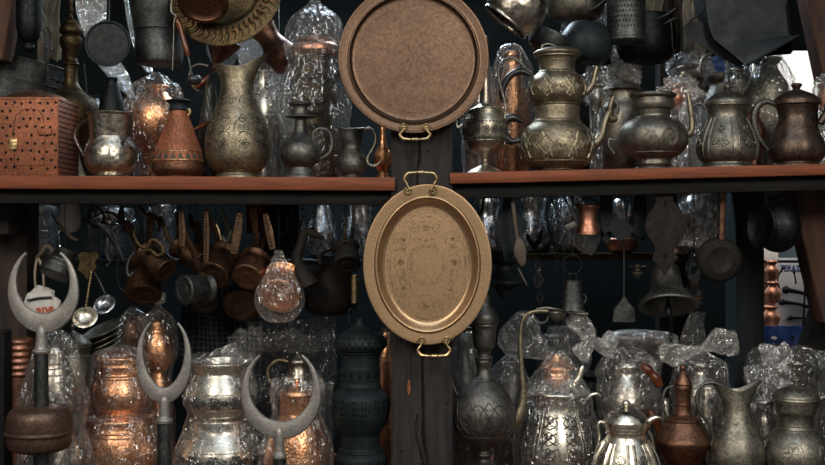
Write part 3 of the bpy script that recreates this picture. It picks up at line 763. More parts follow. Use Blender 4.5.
v.lathe('lower_band', 'copper_dark', [(25.8, 159.5), (26, 161), (25.6, 168), (21.5, 173), (20.4, 175), (0, 175)])
v.lathe('collar', 'iron_black', [(7, 99), (12.5, 100.3), (12.8, 101.3), (9.5, 103.5), (9, 107), (10, 109.5), (8, 110.5), (0, 110.5)], op=3)
v.tube('side_lug', 'brass', [(187, 111), (189, 109), (190, 112), (187.5, 116)], 1.6)
v.tube('handle', 'wood_handle', [(192, 128, 6), (198, 124.5, 12), (205, 120, 22), (213, 114, 34), (219, 110, 40)], [1.6, 2.3, 2.8, 3.2, 2.2])
# big engraved pewter pitcher
v = V('engraved_pewter_pitcher', 'tall pear-shaped pewter pitcher with engraved belly and sharp upswept spout, on the upper left shelf', 'pitcher', 237.5, .11, 62, 176, base=shz(237, .11, 0))
def spoutmod(sp, y0, y1, dirx, gain, width=.5):
    def f(t, h, r):
        th = math.atan2(math.sin(t), math.cos(t)); tgt = PI / 2 * dirx
        d = abs(math.atan2(math.sin(t - tgt), math.cos(t - tgt)))
        w_ = max(0, min(1, (h - y1) / (y0 - y1)))
        return 1 + gain * (w_ ** 1.6) * math.exp(-(d / width) ** 2)
    return f
def pitcher(v, mat, cx, ytop, prof, tipx, tipy, lowx, lowy, extra=None, part='body'):
    """pitcher body whose mouth is sheared up into a spout on the right"""
    k = v.k; q = [(max(a, 0), b) for a, b in cat([(float(a), float(b)) for a, b in prof], 5)]; v.prof = q
    bm = bmesh.new(); seg = 56; x0 = v.o.x; r0, y0 = q[0]; yn = y0 + 24
    full = [(0, y0 + 30), (r0 * .5, y0 + 30), (r0 * .62, y0 + 16), (r0 - 1.3, y0 + .5), (r0 - .6, y0 - .2)] + q
    rings = []
    for j, (r, y) in enumerate(full):
        if r < 1e-6: rings.append([bm.verts.new((x0, v.Y, v.z(y)))]); continue
        ring = []
        w_ = max(0, min(1, (yn - y) / (yn - y0)))
        inner = j < 5
        if inner: w_ = w_ * .97
        for i in range(seg):
            t = 2 * PI * i / seg; cxr = math.sin(t)  # +1 right
            R = v.rad(y) if not inner else r
            ex = 0; ez = 0
            a_ = max(0, cxr)
            ex = (tipx - cx - r0) * w_ ** 2.6 * a_ ** 4
            ez = (y0 - tipy) * w_ ** 2.0 * a_ ** 2.6
            b_ = max(0, -cxr)
            ex += (lowx - (cx - r0)) * w_ ** 2 * b_ ** 2 * 1.0
            ez += (y0 - lowy) * w_ ** 1.6 * b_ ** 2
            sq = 1 - .28 * w_ ** 2 * a_
            ring.append(bm.verts.new((x0 + (r * cxr + ex) * k, v.Y - math.cos(t) * r * k * sq, v.z(y) + ez * k)))
        rings.append(ring)
    for a, b in zip(rings, rings[1:]):
        for i in range(seg):
            j = (i + 1) % seg
            if len(a) == 1 and len(b) == 1: break
            if len(a) == 1: bm.faces.new((a[0], b[i], b[j]))
            elif len(b) == 1: bm.faces.new((a[i], b[0], a[j]))
            else: bm.faces.new((a[i], b[i], b[j], a[j]))
    if extra: extra(bm, v)
    return v.fin(part, bm, mat)
def eng(bm, s):
    for th in (-.9, -.3, .35, .95, 2.2, 3.3, 4.3):
        rel(bm, s, th, 128, [spiral(0, 8, 5, 0, 1.5), spiral(-3, -2, 4, 2, -1.4), spiral(4, 0, 4, 1, 1.4), arc(0, 0, 9, 60, 200, 8), arc(1, -10, 6, 0, 170, 8)] + [[(x, y - 16) for x, y in q] for q in flower(5, 5)], .38, 1)
        rel(bm, s, th + .2, 102, [spiral(0, 0, 3.5, 0, 1.3), arc(0, 0, 6, 90, 200, 6)], .34, 1)
pitcher(v, ['pewter_warm', 'engrave'], 237.5, 66, [(16.5, 68), (15.8, 74), (15.8, 82), (17, 90), (19, 98), (23, 109), (28, 121), (31.5, 134), (32.5, 146), (31, 157), (26, 166), (20.5, 170), (20.5, 171.5), (21.5, 176), (0, 176)], 269, 53, 213, 64, eng)
v.tube('handle', 'pewter_dark', [(217, 72, 6), (210, 72, 14), (203, 84, 20), (204, 100, 22), (208, 116, 14), (212, 128, 4)], 1.8)
# flask w/ turned wooden handle behind
v = V('coffee_pot', 'dark coffee pot with looped rim and turned wooden handle behind the pewter pitcher', 'coffee pot', 210, .23, 84, 172, base=shz(210, .23, 0))
v.lathe('body', 'iron_grey', [(6, 84), (6, 88), (8, 104), (12, 130), (14, 160), (13, 172), (0, 172)], op=10)
v.tube('ring', 'pewter', [(206, 92), (196, 89), (190, 79), (191, 70), (199, 66), (208, 68)], 1.2)
v.tube('handle', 'wood_handle', [(197, 89, -10), (201, 86, -10), (206, 83, -10), (212, 78, -10)], [2.4, 3.6, 3.8, 2.6])
# dark stemmed bottle-vase with two discs
v = V('disc_necked_bottle', 'dark pewter bottle with two flat discs on its neck and a small side handle', 'bottle', 300.5, .09, 103, 176, base=shz(300, .09, 0))
v.lathe('body', 'pewter_dark', [(0, 102.5), (11, 103), (11.5, 104), (11, 105), (7.5, 107), (7.5, 113), (8, 114.5), (14, 115.5), (14, 117), (6.5, 118), (5.5, 123), (6.5, 130), (12, 137), (18.5, 144), (20.5, 152), (18.5, 159), (13.5, 163.5), (11.5, 165), (12, 167), (14, 171), (16.5, 176), (0, 176)])
v.tube('handle', 'pewter_dark', [(313, 138), (314, 131), (320, 127.5), (328, 130), (332, 139), (330, 150), (322, 156), (315, 159)], [1.2, 1.4, 1.4, 1.4, 1.5, 1.5, 1.3, 1])
# small creamer
v = V('creamer', 'small pewter creamer with silvery S-curved handle at the right end of the left shelf', 'jug', 352, .08, 127, 176, base=shz(352, .08, 0))
pitcher(v, 'pewter_dark', 352, 129, [(10.5, 129), (9.5, 133), (9.8, 139), (9, 144), (9.2, 147.5), (11, 151), (14, 157), (14.6, 164), (12, 170), (8.5, 172), (9, 173.4), (10.5, 176), (0, 176)], 365, 127.5, 337, 128, lambda bm, s: rings_rel(bm, s, (137, 139, 149.5, 151.3), .5))
v.tube('handle', 'pewter', [(362, 131), (368, 128), (374, 131), (376, 139), (373, 147), (368, 155), (368, 161), (373, 164), (378, 162), (381, 159)], [1.1, 1.2, 1.3, 1.5, 1.4, 1.3, 1.5, 1.4, 1.2, 1.5])
# small copper pot at the very end behind
v = V('copper_bottle', 'small bright copper bottle peeking out beside the centre post above the left shelf', 'bottle', 383, .22, 122, 174, base=shz(383, .22, 0))
v.lathe('body', 'copper', [(4, 122), (3.4, 124), (3, 138), (5, 144), (9, 150), (9.5, 157), (6, 163), (5, 166), (7, 172), (0, 172)])
# ================= LEFT UPPER SHELF, BEHIND
v = V('tall_brass_ewer', 'tall dark brass ewer with layered spire lid behind the star-pierced copper box', 'ewer', 71, .35, -6, 172, base=shz(71, .35, 0))
v.lathe('body', 'brass_dull', [(6.5, 58), (8.5, 60.5), (7, 62.5), (6.5, 70), (8, 80), (15, 88), (23, 94), (26.5, 102), (26.5, 112), (23, 124), (16, 134), (10, 142), (9, 150), (14, 165), (17, 172), (0, 172)])
v.lathe('lid', 'brass_dull', [(0, -6), (1.2, -4), (2.2, 2), (1.3, 7), (3.2, 9.5), (1.4, 13), (2.6, 17), (6.5, 20), (6.5, 22), (9.5, 24), (11.5, 28), (11, 31), (8.5, 33.5), (11, 36), (10.5, 43), (7.5, 50), (6, 55), (7, 58.5), (0, 59)])
v.tube('handle', 'iron', [(84, 60), (86, 80), (87, 100), (88, 118)], 1.3)
v = V('hanging_pan', 'small round black pan with ring-marked bottom hanging by a long handle, upper left', 'pan', 107.5, .06, 20, 66)
bm = bmesh.new(); q = cat([(22.5, 1.), (23.3, 0.), (22.2, -.6), (20.5, .6), (19, 5.), (18, 6), (14, 6.4), (13, 5.), (12, 7.), (9, 9), (0, 9.)], 3)
k = v.k; b_lathe(bm, v.p(107.5, 43.5), (0, 1, 0), [(r * k, h * k) for r, h in q], 44); b_sphere(bm, v.p(109, 41, 3), .8 * k)
v.fin('bowl', bm, 'iron_black'); v.tube('handle', 'iron', [(109, 23), (109.5, 8), (110, -14)], [2.2, 1.8, 1.8]); v.wire(110, -13)
v = V('hanging_bucket', 'deep grey metal bucket with darker base hanging from the ceiling above the wrapped copper pot', 'bucket', 159, .2, -22, 66)
v.lathe('body', 'iron_grey', [(33, -20), (32, -18), (29, 5), (26, 22), (25, 30), (25.5, 31), (24, 34), (23.5, 60), (19, 65), (0, 66)], op=30); v.tube('bail', 'iron', [(128, -19), (140, -52), (159, -60), (178, -52), (190, -19)], 1); v.wire(159, -60)
v = V('iron_hook', 'thin iron rod with bent hook hanging in front of the grey bucket', 'hook', 172.5, -.03, 0, 72)
v.tube('rod', 'pewter', [(173, -5), (171, 6), (172, 13), (176, 16), (174, 22), (173.5, 40), (172.5, 70)], [.8, .8, .9, .9, .7, .6, .6]); v.wire(173, -5)
v = V('wooden_handle_ladle', 'ladle with turned reddish wooden handle hanging right of the grey bucket', 'ladle', 184, .06, 8, 78)
v.tube('handle', 'wood_handle', [(175, 18), (178, 22), (182, 34), (186, 48), (188, 56)], [1.5, 3.2, 2.6, 3.2, 2.2]); v.wire(175, 18)
v.tube('stem', 'iron_grey', [(188, 56), (190, 66), (192, 76)], 1.1)
v.lathe('bowl', 'iron_grey', [(6, 76), (8, 80), (5, 84), (0, 85)], cx=194, op=3)
v = V('metal_basin', 'wide dull metal basin with ribbed side and scalloped rim behind the star-pierced box', 'basin', 10, .47, 56, 120, base=shz(10, .47, 0)).tilt(roll=12)
v.lathe('body', 'iron_grey', [(48, 58), (47, 60), (46, 64), (45.5, 68), (45, 70), (44.5, 74), (43.5, 80), (40, 90), (30, 100), (26, 118), (0, 120)], seg=64, op=20, mod=lambda t, h, r: 1 + .012 * math.sin(24 * t), extra=lambda bm, s: rings_rel(bm, s, (64, 68, 72), .8))
v = V('hanging_urn', 'dark urn-shaped vessel hanging beside the corner post at top left', 'urn', 29, .2, -18, 52)
v.lathe('body', 'iron', [(10, -18), (12, -10), (12.5, 4), (12.5, 20), (12, 30), (9, 39), (5, 44), (6, 48), (3, 52), (0, 52)]); v.wire(29, -18)
v = V('iron_chain_hooks', 'tangle of small iron hooks hanging left of the tall brass ewer', 'hooks', 52, .1, 10, 60)
v.Y = .06
v.tube('hook', 'iron_grey', [(50, 2), (47, 14), (51, 22), (50, 30), (46, 36), (49, 44), (53, 50)], .9); v.tube('hook', 'iron_grey', [(50, 22), (55, 26), (57, 18), (60, 10), (61, 5)], .8)
v.tube('hook', 'iron', [(52, 30), (56, 36), (55, 46), (58, 54), (60, 50)], 1.0); v.wire(50, 2); v.tube('hook', 'iron', [(50, 34), (52, 55), (53, 84)], 1.3)
v = V('patterned_copper_platter', 'large round copper platter with embossed petal border, cut off by the top of the picture', 'platter', 234, .12, -60, 49)
bm = bmesh.new(); k = v.k; q = cat([(57., 0.), (57.5, -2.), (56, -3.), (38, -5.), (36, -4.), (34, -2), (30, 0), (0., 1.)], 4)
c0 = v.p(226, -7); axn = Vector((.12, 1, -.25))
b_lathe(bm, c0, axn, [(r * k, h * k) for r, h in q], 72)
axn.normalize(); E1 = Vector((1, 0, 0)); E1 = (E1 - axn * E1.dot(axn)).normalized(); E2 = axn.cross(E1)
for i in range(44):
    a = 2 * PI * i / 44
    def pt(r, aa, h): return c0 + (E1 * math.cos(aa) + E2 * math.sin(aa)) * r * k + axn * h * k
    b_tube(bm, [pt(40, a, -5), pt(44, a + .06, -5.4), pt(48, a, -4.6), pt(54, a + .07, -3.6)], [.5 * k, 1.5 * k, .7 * k, .5 * k], 6, 0, 3)
    b_tube(bm, [pt(38, a, -5), pt(45, a - .05, -4.8), pt(54, a - .0, -3.6)], .45 * k, 5, 1, 2)
v.fin('plate', bm, ['brass_dull', 'copper_dark']); v.wire(226, -60)
v = V('hanging_copper_cup', 'round copper cup seen from below, hanging in front of the embossed platter', 'cup', 205, .06 - .05, -8, 28)
bm = bmesh.new(); k = v.k; q = cat([(23., -14.), (25, -4.), (25.5, 0.), (24.5, 2.), (21., 2.5), (20, 1.), (19., .5), (19, .5), (17, -1), (0, -1.)], 4)
v.T = None; b_lathe(bm, v.p(203, 3, 0), (.05, -.62, -.78), [(r * k, h * k) for r, h in q], 48); v.fin('bowl', bm, 'copper_dark')
v.tube('handle', 'copper_dark', [(203, -6, 6), (203, -20, 8), (203, -34, 10)], 2); v.wire(203, -30, px1=203, dy=9.5)
# ---- wrapped things behind on the left shelf
v = V('wrapped_copper_pot', 'round hammered copper pot inside crumpled clear plastic behind the conical flask', 'wrapped pot', 156, .27, 70, 172, base=shz(156, .27, 0))
v.lathe('body', 'copper', [(12, 84), (13, 86), (10, 89), (14, 94), (22, 102), (26, 114), (25, 128), (19, 140), (14, 146), (14, 172), (0, 172)])
v.bag([(3, 72), (12, 77), (22, 84), (27, 96), (30, 110), (29, 126), (24, 142), (20, 158), (22, 171)], 'bag', 2.2, seed=1)
v = V('wrapped_tiered_pot', 'tiered pot with copper-rimmed lid tied in clear plastic, left of the round tray', 'wrapped pot', 315, .26, -10, 172, base=shz(315, .26, 0))
v.lathe('lid', 'copper_rim', [(18, 36), (21, 41), (24, 44), (25, 48), (24, 51), (19, 54), (0, 54)])
v.lathe('body', 'brass_dull', [(16, 52), (17, 58), (21, 63), (25, 67), (25, 73), (21, 77), (20, 84), (23, 90), (23, 96), (19, 100), (26, 104), (26, 107), (18, 109), (18, 118), (26, 126), (29, 140), (24, 158), (20, 172), (0, 172)],
        extra=lambda bm, s: holes(bm, s, [(t * .35, 70) for t in range(18)], 2.4, 'diamond'))
for _m in (): pass
v.e.children[-1].data.materials.append(M['black'])
v.bag([(3, -8), (4, 2), (13, 10), (25, 19), (29, 32), (29, 44), (27, 58), (31, 74), (34, 92), (36, 112), (34, 140), (30, 168)], 'bag', 2.4, folds=13, seed=2, knot=2)
v.wire(315, -8)
for (nm, lab, cx, yt, w_, sd, mat, Y_) in (('wrapped_silver_vase', 'silvery vase in clear plastic partly hidden behind the pewter pitcher', 262, 62, 20, 3, 'silver', .3),
        ('wrapped_small_vase', 'slim dull vase in clear plastic between the pewter pitcher and the disc-necked bottle', 283, 84, 14, 4, 'pewter', .36)):
    v = V(nm, lab, 'wrapped vase', cx, Y_, yt, 172, base=shz(cx, Y_, 0))
    v.lathe('body', mat, [(w_ * .35, yt + 8), (w_ * .3, yt + 14), (w_ * .35, yt + 24), (w_ * .7, yt + 36), (w_ * .75, yt + 52), (w_ * .45, yt + 72), (w_ * .5, 172), (0, 172)])
    v.bag([(2, yt), (w_ * .55, yt + 7), (w_ * .8, yt + 22), (w_ * .95, yt + 44), (w_ * .8, yt + 66), (w_ * .8, 170)], 'bag', 2, seed=sd)
# hanging plastic film & dark pots in the upper-left back
def sheet(name, label, pts_l, pts_r, Y, mat='bag', seed=0, amp=.012, nx=40, ny=60, hang=True, c='plastic bag'):
    """hanging crumpled plastic: left and right outlines (px)"""
    L_ = cat([(float(a), float(b)) for a, b in pts_l], 8); R_ = cat([(float(a), float(b)) for a, b in pts_r], 8)
    bm = bmesh.new(); g = []
    for sgn in (1, -1):
        G = []
        for j in range(ny + 1):
            t = j / ny; a = L_[min(int(t * (len(L_) - 1)), len(L_) - 1)]; b = R_[min(int(t * (len(R_) - 1)), len(R_) - 1)]
            row = []
            for i in range(nx + 1):
                u = i / nx; x = a[0] + (b[0] - a[0]) * u; y = a[1] + (b[1] - a[1]) * u
                p = P(x, y, Y); n1 = noise.noise(Vector((u * 5, t * 2 + seed, sgn))); n2 = noise.noise(Vector((u * 11, t * 5, seed + sgn * 3)))
                p.y += -sgn * .022 * math.sin(PI * u) ** .6 + amp * (n1 + .6 * abs(n2)) * 2 * math.sin(PI * u); row.append(bm.verts.new(p))
            G.append(row)
        for j in range(ny):
            for i in range(nx): bm.faces.new((G[j][i], G[j][i + 1], G[j + 1][i + 1], G[j + 1][i]))
    bmesh.ops.remove_doubles(bm, verts=bm.verts, dist=1e-5)
    c0 = P((L_[0][0] + R_[0][0]) / 2, (L_[0][1] + R_[0][1]) / 2, Y)
    if hang: b_tube(bm, [c0, Vector((c0.x, c0.y, RAIL if c0.z > shz(100, 0, 0) else shz(100, 0, 0) - 14 * k0))], .0015, 5, 0, 1, smooth=False)
    return tag(finish(name, bm, mat, c0), label, c)
sheet('plastic_bag', 'milky clear plastic bag hanging behind the black round pan', [(74, -30), (76, 10), (84, 36), (92, 50), (96, 60)], [(108, -30), (107, 0), (106, 20), (104, 40), (100, 60)], .36, 'bag_milky', 1)
sheet('plastic_bag', 'long narrow clear plastic sleeve hanging between the black pan and the grey bucket', [(120, -30), (124, 0), (128, 26), (136, 54), (146, 72)], [(134, -30), (134, 4), (142, 28), (148, 52), (153, 72)], .36, 'bag_milky', 2)
sheet('plastic_bag', 'clear plastic trailing diagonally below the black round pan', [(94, 60), (104, 72), (116, 86), (130, 97)], [(112, 54), (122, 64), (130, 78), (134, 96)], .36, 'bag_milky', 3)
for nm, lab, c, cx, Y_, yt, yb, pr, mt in (
    ('dark_vase', 'dark slender vase on the shelf just below the black round pan', 'vase', 112, .3, 78, 172, [(6, 78), (5, 82), (8, 90), (12, 100), (13, 112), (9, 124), (8, 140), (12, 170), (0, 172)], 'iron'),
    ('dark_kettle', 'small dark kettle behind the silvery jug handle', 'kettle', 92, .52, 96, 172, [(8, 96), (7, 99), (12, 108), (16, 120), (15, 140), (10, 172), (0, 172)], 'iron_grey'),
    ):
    v = V(nm, lab, c, cx, Y_, yt, yb, base=shz(cx, Y_, 0)); v.lathe('body', mt, pr, op=8)
v = V('copper_vessel', 'warm copper vessel hanging between the embossed platter and the wrapped tiered pot', 'vessel', 276, .36, 20, 76)
v.tilt(roll=-35); v.lathe('body', 'copper_dark', [(14, 24), (13, 28), (11, 38), (15, 50), (18, 62), (12, 72), (0, 76)], op=8); v.wire(276, 28)
v = V('copper_funnel', 'dull copper funnel hanging below the wooden-handled ladle', 'funnel', 222, .36, 20, 72); v.tilt(roll=20)
v.lathe('body', 'copper_dark', [(18, 40), (17, 43), (8, 58), (4, 64), (4, 72), (0, 72)], op=4); v.wire(222, 42)

sheet('plastic_bag', 'pale bluish plastic bag hanging between the embossed platter and the big pewter pitcher', [(236, 40), (234, 48), (238, 58), (240, 72)], [(262, 36), (264, 46), (262, 58), (258, 72)], .42, 'bag_milky', 31)
sheet('plastic_bag', 'brown-tinted clear plastic hanging below the round copper cup', [(212, 34), (206, 48), (210, 60), (216, 74)], [(232, 34), (240, 46), (236, 60), (230, 74)], .40, 'bag', 32)
sheet('plastic_bag', 'narrow clear plastic sleeve hanging between the pewter pitcher and the tiered pot', [(270, 76), (266, 90), (262, 108), (262, 130)], [(288, 70), (286, 90), (282, 110), (276, 132)], .43, 'bag_milky', 33)
# ================= RIGHT UPPER SHELF, FRONT ROW
v = V('footed_ewer', 'footed pewter ewer with ornamented belly band and beaded loop handle beside the round tray', 'ewer', 485, .09, 36, 171, base=shz(485, .09, 1))
def eb(bm, s):
    rings_rel(bm, s, (118, 139, 107.5, 111), .6); beads(bm, s, 121, 38, .9, 1); beads(bm, s, 136.5, 38, .9, 1)
    for i in range(16): rel(bm, s, 2 * PI * i / 16, 129, flower(4.2, 5), .55, 1); 
v.lathe('body', ['pewter_light', 'niello'], [(3.4, 36), (3.6, 60), (4.5, 80), (5.5, 98), (8, 104), (16, 108), (17, 111), (17.5, 113), (21, 120), (22, 128), (20.5, 138), (15, 147), (8, 152), (4, 155), (3.2, 158), (5, 160), (4, 162), (8, 164), (16, 168), (18, 171), (0, 171)], extra=eb)
def hb(bm, s):
    pts = cat([(506, 116), (504, 100), (500, 84), (498, 70), (502, 61), (510, 57.5), (518, 60), (524, 66)], 4)
    for x, y in pts: b_sphere(bm, s.p(x, y, -1), 1.0 * s.k, 0, 6)
v.tube('handle', 'pewter_light', [(505, 118), (505, 102), (500, 84), (498, 70), (502, 61), (510, 57.5), (518, 60), (525, 67)], 1.2, extra=hb)
v.tube('spout', 'pewter_light', [(464, 122), (458, 126), (456, 120), (459, 108), (462, 96), (461, 80)], [1.6, 1.8, 1.5, 1.3, 1.2, 1.2])
# double teapot
def rhomb(y0, n, w, h, r=.95):
    def f(bm, s):
        for i in range(n):
            th = 2 * PI * (i + .4) / n
            rel(bm, s, th, y0, [[(-w, 0), (0, h), (w, 0), (0, -h), (-w, 0)], [(-w * .7, 0), (0, h * .6), (w * .7, 0), (0, -h * .6), (-w * .7, 0)], [(-w * .4, h * .8), (w * .1, 0), (-w * .3, -h * .8)], [(w * .6, h * .8), (w * .2, 0), (w * .5, -h * .8)]], r)
    return f
v = V('lower_teapot', 'large embossed pewter teapot, the lower of the stacked pair on the right shelf', 'teapot', 557, .12, 106, 168, base=shz(557, .12, 1))
v.lathe('body', ['pewter_warm', 'engrave'], [(22, 106), (22.5, 108), (22.5, 118), (25, 121), (25, 122), (31, 127), (36, 135), (37.5, 145), (35, 155), (29, 161.5), (22, 164), (20.5, 165.2), (23, 168), (0, 168)], seg=64, extra=lambda bm, s: (rhomb(144, 9, 12, 14, 1.3)(bm, s), rings_rel(bm, s, (120.5, 130, 158), .5)), mod=None)
v.tube('spout', 'pewter_warm', [(588, 143), (596, 140), (602, 132), (605, 121), (609, 112)], [6.5, 5.5, 4, 3, 2.4])
v.tube('handle', 'bakelite', [(524, 121), (514, 117), (506, 119), (503, 127), (506, 135), (512, 139), (522, 137)], [1.8, 4, 4.6, 4.2, 4.2, 3.6, 1.8])
v = V('upper_teapot', 'smaller embossed pewter teapot with flat rimmed lid, stacked on the larger one', 'teapot', 557, .12, 50, 107.5, base=v.z(106))
v.lathe('body', 'pewter_warm', [(20, 58), (19, 60), (18, 64), (17.8, 70), (19, 73), (22, 76), (27, 82), (29, 89), (28.5, 97), (25, 103), (22, 106), (21.5, 107.5), (0, 107.5)], seg=64, extra=lambda bm, s: (rhomb(90, 8, 10, 10, 1.1)(bm, s), rings_rel(bm, s, (74, 62), .5)))
v.lathe('lid', 'pewter_warm', [(0, 46.5), (8, 47.5), (16, 49), (22, 51.5), (23.5, 54), (22, 56.5), (20, 58.5), (0, 58.5)], dy=0)
v.tube('lid_ring', 'pewter', [(541, 48), (545, 44), (552, 44.5), (556, 48)], 1.1)
v.tube('spout', 'pewter_warm', [(582, 94), (588, 91), (593, 84), (595, 75), (597, 67)], [5, 4.2, 3.2, 2.6, 2.4])
v.tube('handle', 'bakelite', [(531, 76), (522, 72), (512, 75), (505, 84), (502, 95), (504, 104)], [2, 3.4, 3.6, 3.6, 3.2, 2])
# squat urn
v = V('squat_urn', 'wide squat pewter urn with broad collar and round medallion on the right shelf', 'urn', 653, .1, 93, 166, base=shz(653, .1, 1))
v.lathe('body', 'grey_pewter', [(22, 93.5), (23, 95), (22.4, 97), (20, 98.5), (20, 98.5), (20.5, 101), (21, 104), (20, 108), (17.5, 110), (16.5, 113), (17, 116), (21, 118), (27, 121), (33, 128), (34.5, 136), (33, 144), (27, 151), (19, 155), (17.5, 157), (18, 161), (16, 162), (18, 166), (0, 166)], seg=64, op=20,
        extra=lambda bm, s: (rel(bm, s, .28, 137, [arc(0, 0, 8, 0, 360, 20), arc(0, 0, 6.5, 0, 360, 20)] + flower(5.5, 8), .5), rings_rel(bm, s, (150,), .5)))
v.tube('spout', 'pewter_warm', [(684, 134, -8), (689, 130, -10), (689, 118, -10), (687, 104, -10), (685, 94, -10)], [4, 3.4, 2.8, 2.4, 1.9])
v.tube('handle', 'grey_pewter', [(616, 150, 8), (610, 142, 8), (612, 136, 8), (618, 138, 8)], 1.3)
v = V('curved_spout_pot', 'dull brass pot with curved spout and ring partly hidden between stacked teapots and squat urn', 'pot', 622, .27, 82, 166, base=shz(622, .27, 1))
v.lathe('lid', 'grey_pewter', [(0, 78), (5, 80), (14, 84), (19, 88), (19, 90), (0, 90)]); v.lathe('body', 'grey_pewter', [(19, 90), (17, 92), (18, 100), (24, 112), (24, 140), (16, 166), (0, 166)])
v.tube('spout', 'pewter_warm', [(612, 118, -20), (606, 116, -22), (606, 106, -24), (609, 98, -24)], [4, 3.5, 2.8, 2.2]); v.tube('ring', 'grey_pewter', [(600, 112, -24), (598, 106, -24), (602, 101, -24), (609, 101, -24), (613, 106, -24), (612, 113, -24)], 1.3)
# panelled jar
def panels(y0, y1, n, rr=.7, fl=4.5, mi=0, m2=0, grow=0):
    def f(bm, s):
        for i in range(n):
            th = 2 * PI * i / n
            for d in (-1, 1):
                v_ = [s.S(th + d * .12 + .0, y0 + (y1 - y0) * j / 12, .2) for j in range(13)]
                b_tube(bm, v_, rr * s.k, 6, mi, 1, smooth=False)
            th2 = th + PI / n; r2 = .95
            m_ = y0 + (y1 - y0) * .62
            rel(bm, s, th2, m_, flower(fl, 6) + [spiral(-fl * 1.3, -fl * .2, fl * .55, 0, 1.2), spiral(fl * 1.3, -fl * .2, fl * .55, PI, -1.2)], r2, m2, .15)
            rel(bm, s, th2, y0 + (y1 - y0) * .25, [spiral(0, 0, fl * .5, 0, 1.4), arc(0, fl * .2, fl * .9, 200, 340, 6)] + [[(x * .5, y * .5 - fl * .7) for x, y in q] for q in flower(fl, 5)], .45, m2, .15)
    return f
v = V('panelled_jar', 'pewter lidded jar with embossed floral panels and a small white price sticker', 'jar', 727.5, .1, 86, 166, base=shz(727, .1, 1))
v.lathe('body', 'grey_pewter', [(20.5, 104), (20.5, 106), (19, 110), (18.5, 115), (20, 120), (24, 128), (28, 138), (30, 148), (28, 156), (24, 160), (24, 162), (25, 166), (0, 166)], seg=64, extra=panels(118, 157, 6, .9, 4.6), mod=lambda t, h, r: 1 + .018 * math.cos(6 * t))
v.lathe('lid', 'grey_pewter', [(0, 84), (2.5, 84.6), (3.6, 87), (2, 89.5), (5, 91), (13, 94), (20, 99), (22, 102), (22, 104.5), (20, 106), (0, 106)], knob=3)
bm = bmesh.new(); c = v.S(.16, 157, .5); b_box(bm, c, (10 * v.k, .0012, 4 * v.k), 0, Matrix.Rotation(.16, 3, 'Z'), .0002); v.fin('price_sticker', bm, 'sticker')
v.tube('handle', 'pewter_dark', [(706, 108), (700, 103), (693, 106), (689, 114)], [1.5, 1.8, 1.8, 1.4])
v = V('dark_copper_jug', 'dark copper lidded jug with heavy curved handle at the far right of the shelf', 'jug', 796.5, .1, 84, 164, base=shz(796, .1, 1))
v.lathe('body', 'brown_pewter', [(20.5, 104), (20, 106), (18.5, 110), (17.5, 116), (19, 123), (23, 133), (27, 142), (28, 149), (26, 156), (22, 160), (23, 164), (0, 164)], seg=64, mod=lambda t, h, r: 1 + .014 * math.cos(8 * t))
v.lathe('lid', 'brown_pewter', [(0, 83), (4, 83.4), (5.5, 85), (4, 87.5), (3, 89), (8, 91), (17, 95), (21.5, 99), (22.5, 102), (21, 105), (0, 105)], knob=4)
v.tube('handle', 'pewter_dark', [(778, 106), (768, 101), (759, 104), (754, 113), (755, 126), (760, 138), (768, 148)], [2, 3, 3.6, 3.6, 3.2, 2.6, 1.8])
v.tube('spout', 'brown_pewter', [(820, 122), (826, 112), (828, 102), (834, 96)], [4, 3.2, 2.6, 2])
# ================= RIGHT UPPER, BEHIND / HANGING
v = V('tilted_saucepan', 'shiny tin-lined saucepan tilted downwards hanging right of the round tray', 'saucepan', 522, .06, -30, 40)
bm = bmesh.new(); k = v.k; q = [(max(a, 0), b) for a, b in cat([(0., -44.), (22, -42.), (31., -34.), (35, -20.), (33, -8), (30, -2.), (31, 0.), (29.5, .4), (28, -3), (31, -18), (20, -36), (0, -38.)], 5)]
b_lathe(bm, v.p(505, 22, 0), (-.62, .05, -.78), [(r * k * .86, h * k) for r, h in q], 48); v.fin('bowl', bm, 'silver_h')
v.tube('handle', 'iron', [(548, -18), (552, -30), (552, -44)], 1.5); v.wire(552, -40)
for nm, lab, c, cx, Y_, yt, mt, pr, kw in (
    ('dark_jar', 'dark metal jar behind the stacked teapots', 'jar', 583, .45, 30, 'iron', [(10, 30), (14, 34), (24, 44), (28, 60), (26, 90), (18, 166), (0, 166)], {}),
    ('copper_tall_pot', 'tall bright copper pot in clear plastic between the footed ewer and the stacked teapots', 'pot', 512, .30, 52, 'copper', [(8, 52), (9, 56), (7, 62), (11, 76), (15, 92), (19, 112), (17, 140), (14, 170), (0, 170)], {}),
    ('silver_tall_pot', 'narrow silvery pot in clear plastic next to the round tray behind the footed ewer', 'pot', 478, .36, 60, 'silver_h', [(7, 60), (7, 64), (6, 72), (12, 84), (15, 104), (14, 130), (10, 170), (0, 170)], {}),
    ('dented_pewter_pot', 'rounded pewter pot in clear plastic behind the dark copper jug', 'pot', 766, .36, 56, 'pewter', [(14, 58), (15, 60), (11, 66), (15, 74), (22, 86), (24, 104), (20, 130), (14, 166), (0, 166)], {}),
    ('copper_bowl_jar', 'reddish copper jar in plastic between the panelled jar and the dark copper jug', 'jar', 752, .22, 104, 'copper_flat', [(8, 112), (7, 116), (12, 124), (14, 134), (10, 148), (10, 166), (0, 166)], {})):
    v = V(nm, lab, c, cx, Y_, yt, 166, base=shz(cx, Y_, 1)); v.lathe('body', mt, pr, op=6)
    if c != 'jar': 
        r0 = max(p[0] for p in pr[:-1])
        v.bag([(2, yt - 8), (r0 * .55, yt - 3), (r0 * .95, yt + 14), (r0 + 3, yt + 34), (r0 + 2, yt + 60), (r0 * .9, 164)], 'bag', 2.2, seed=cx)
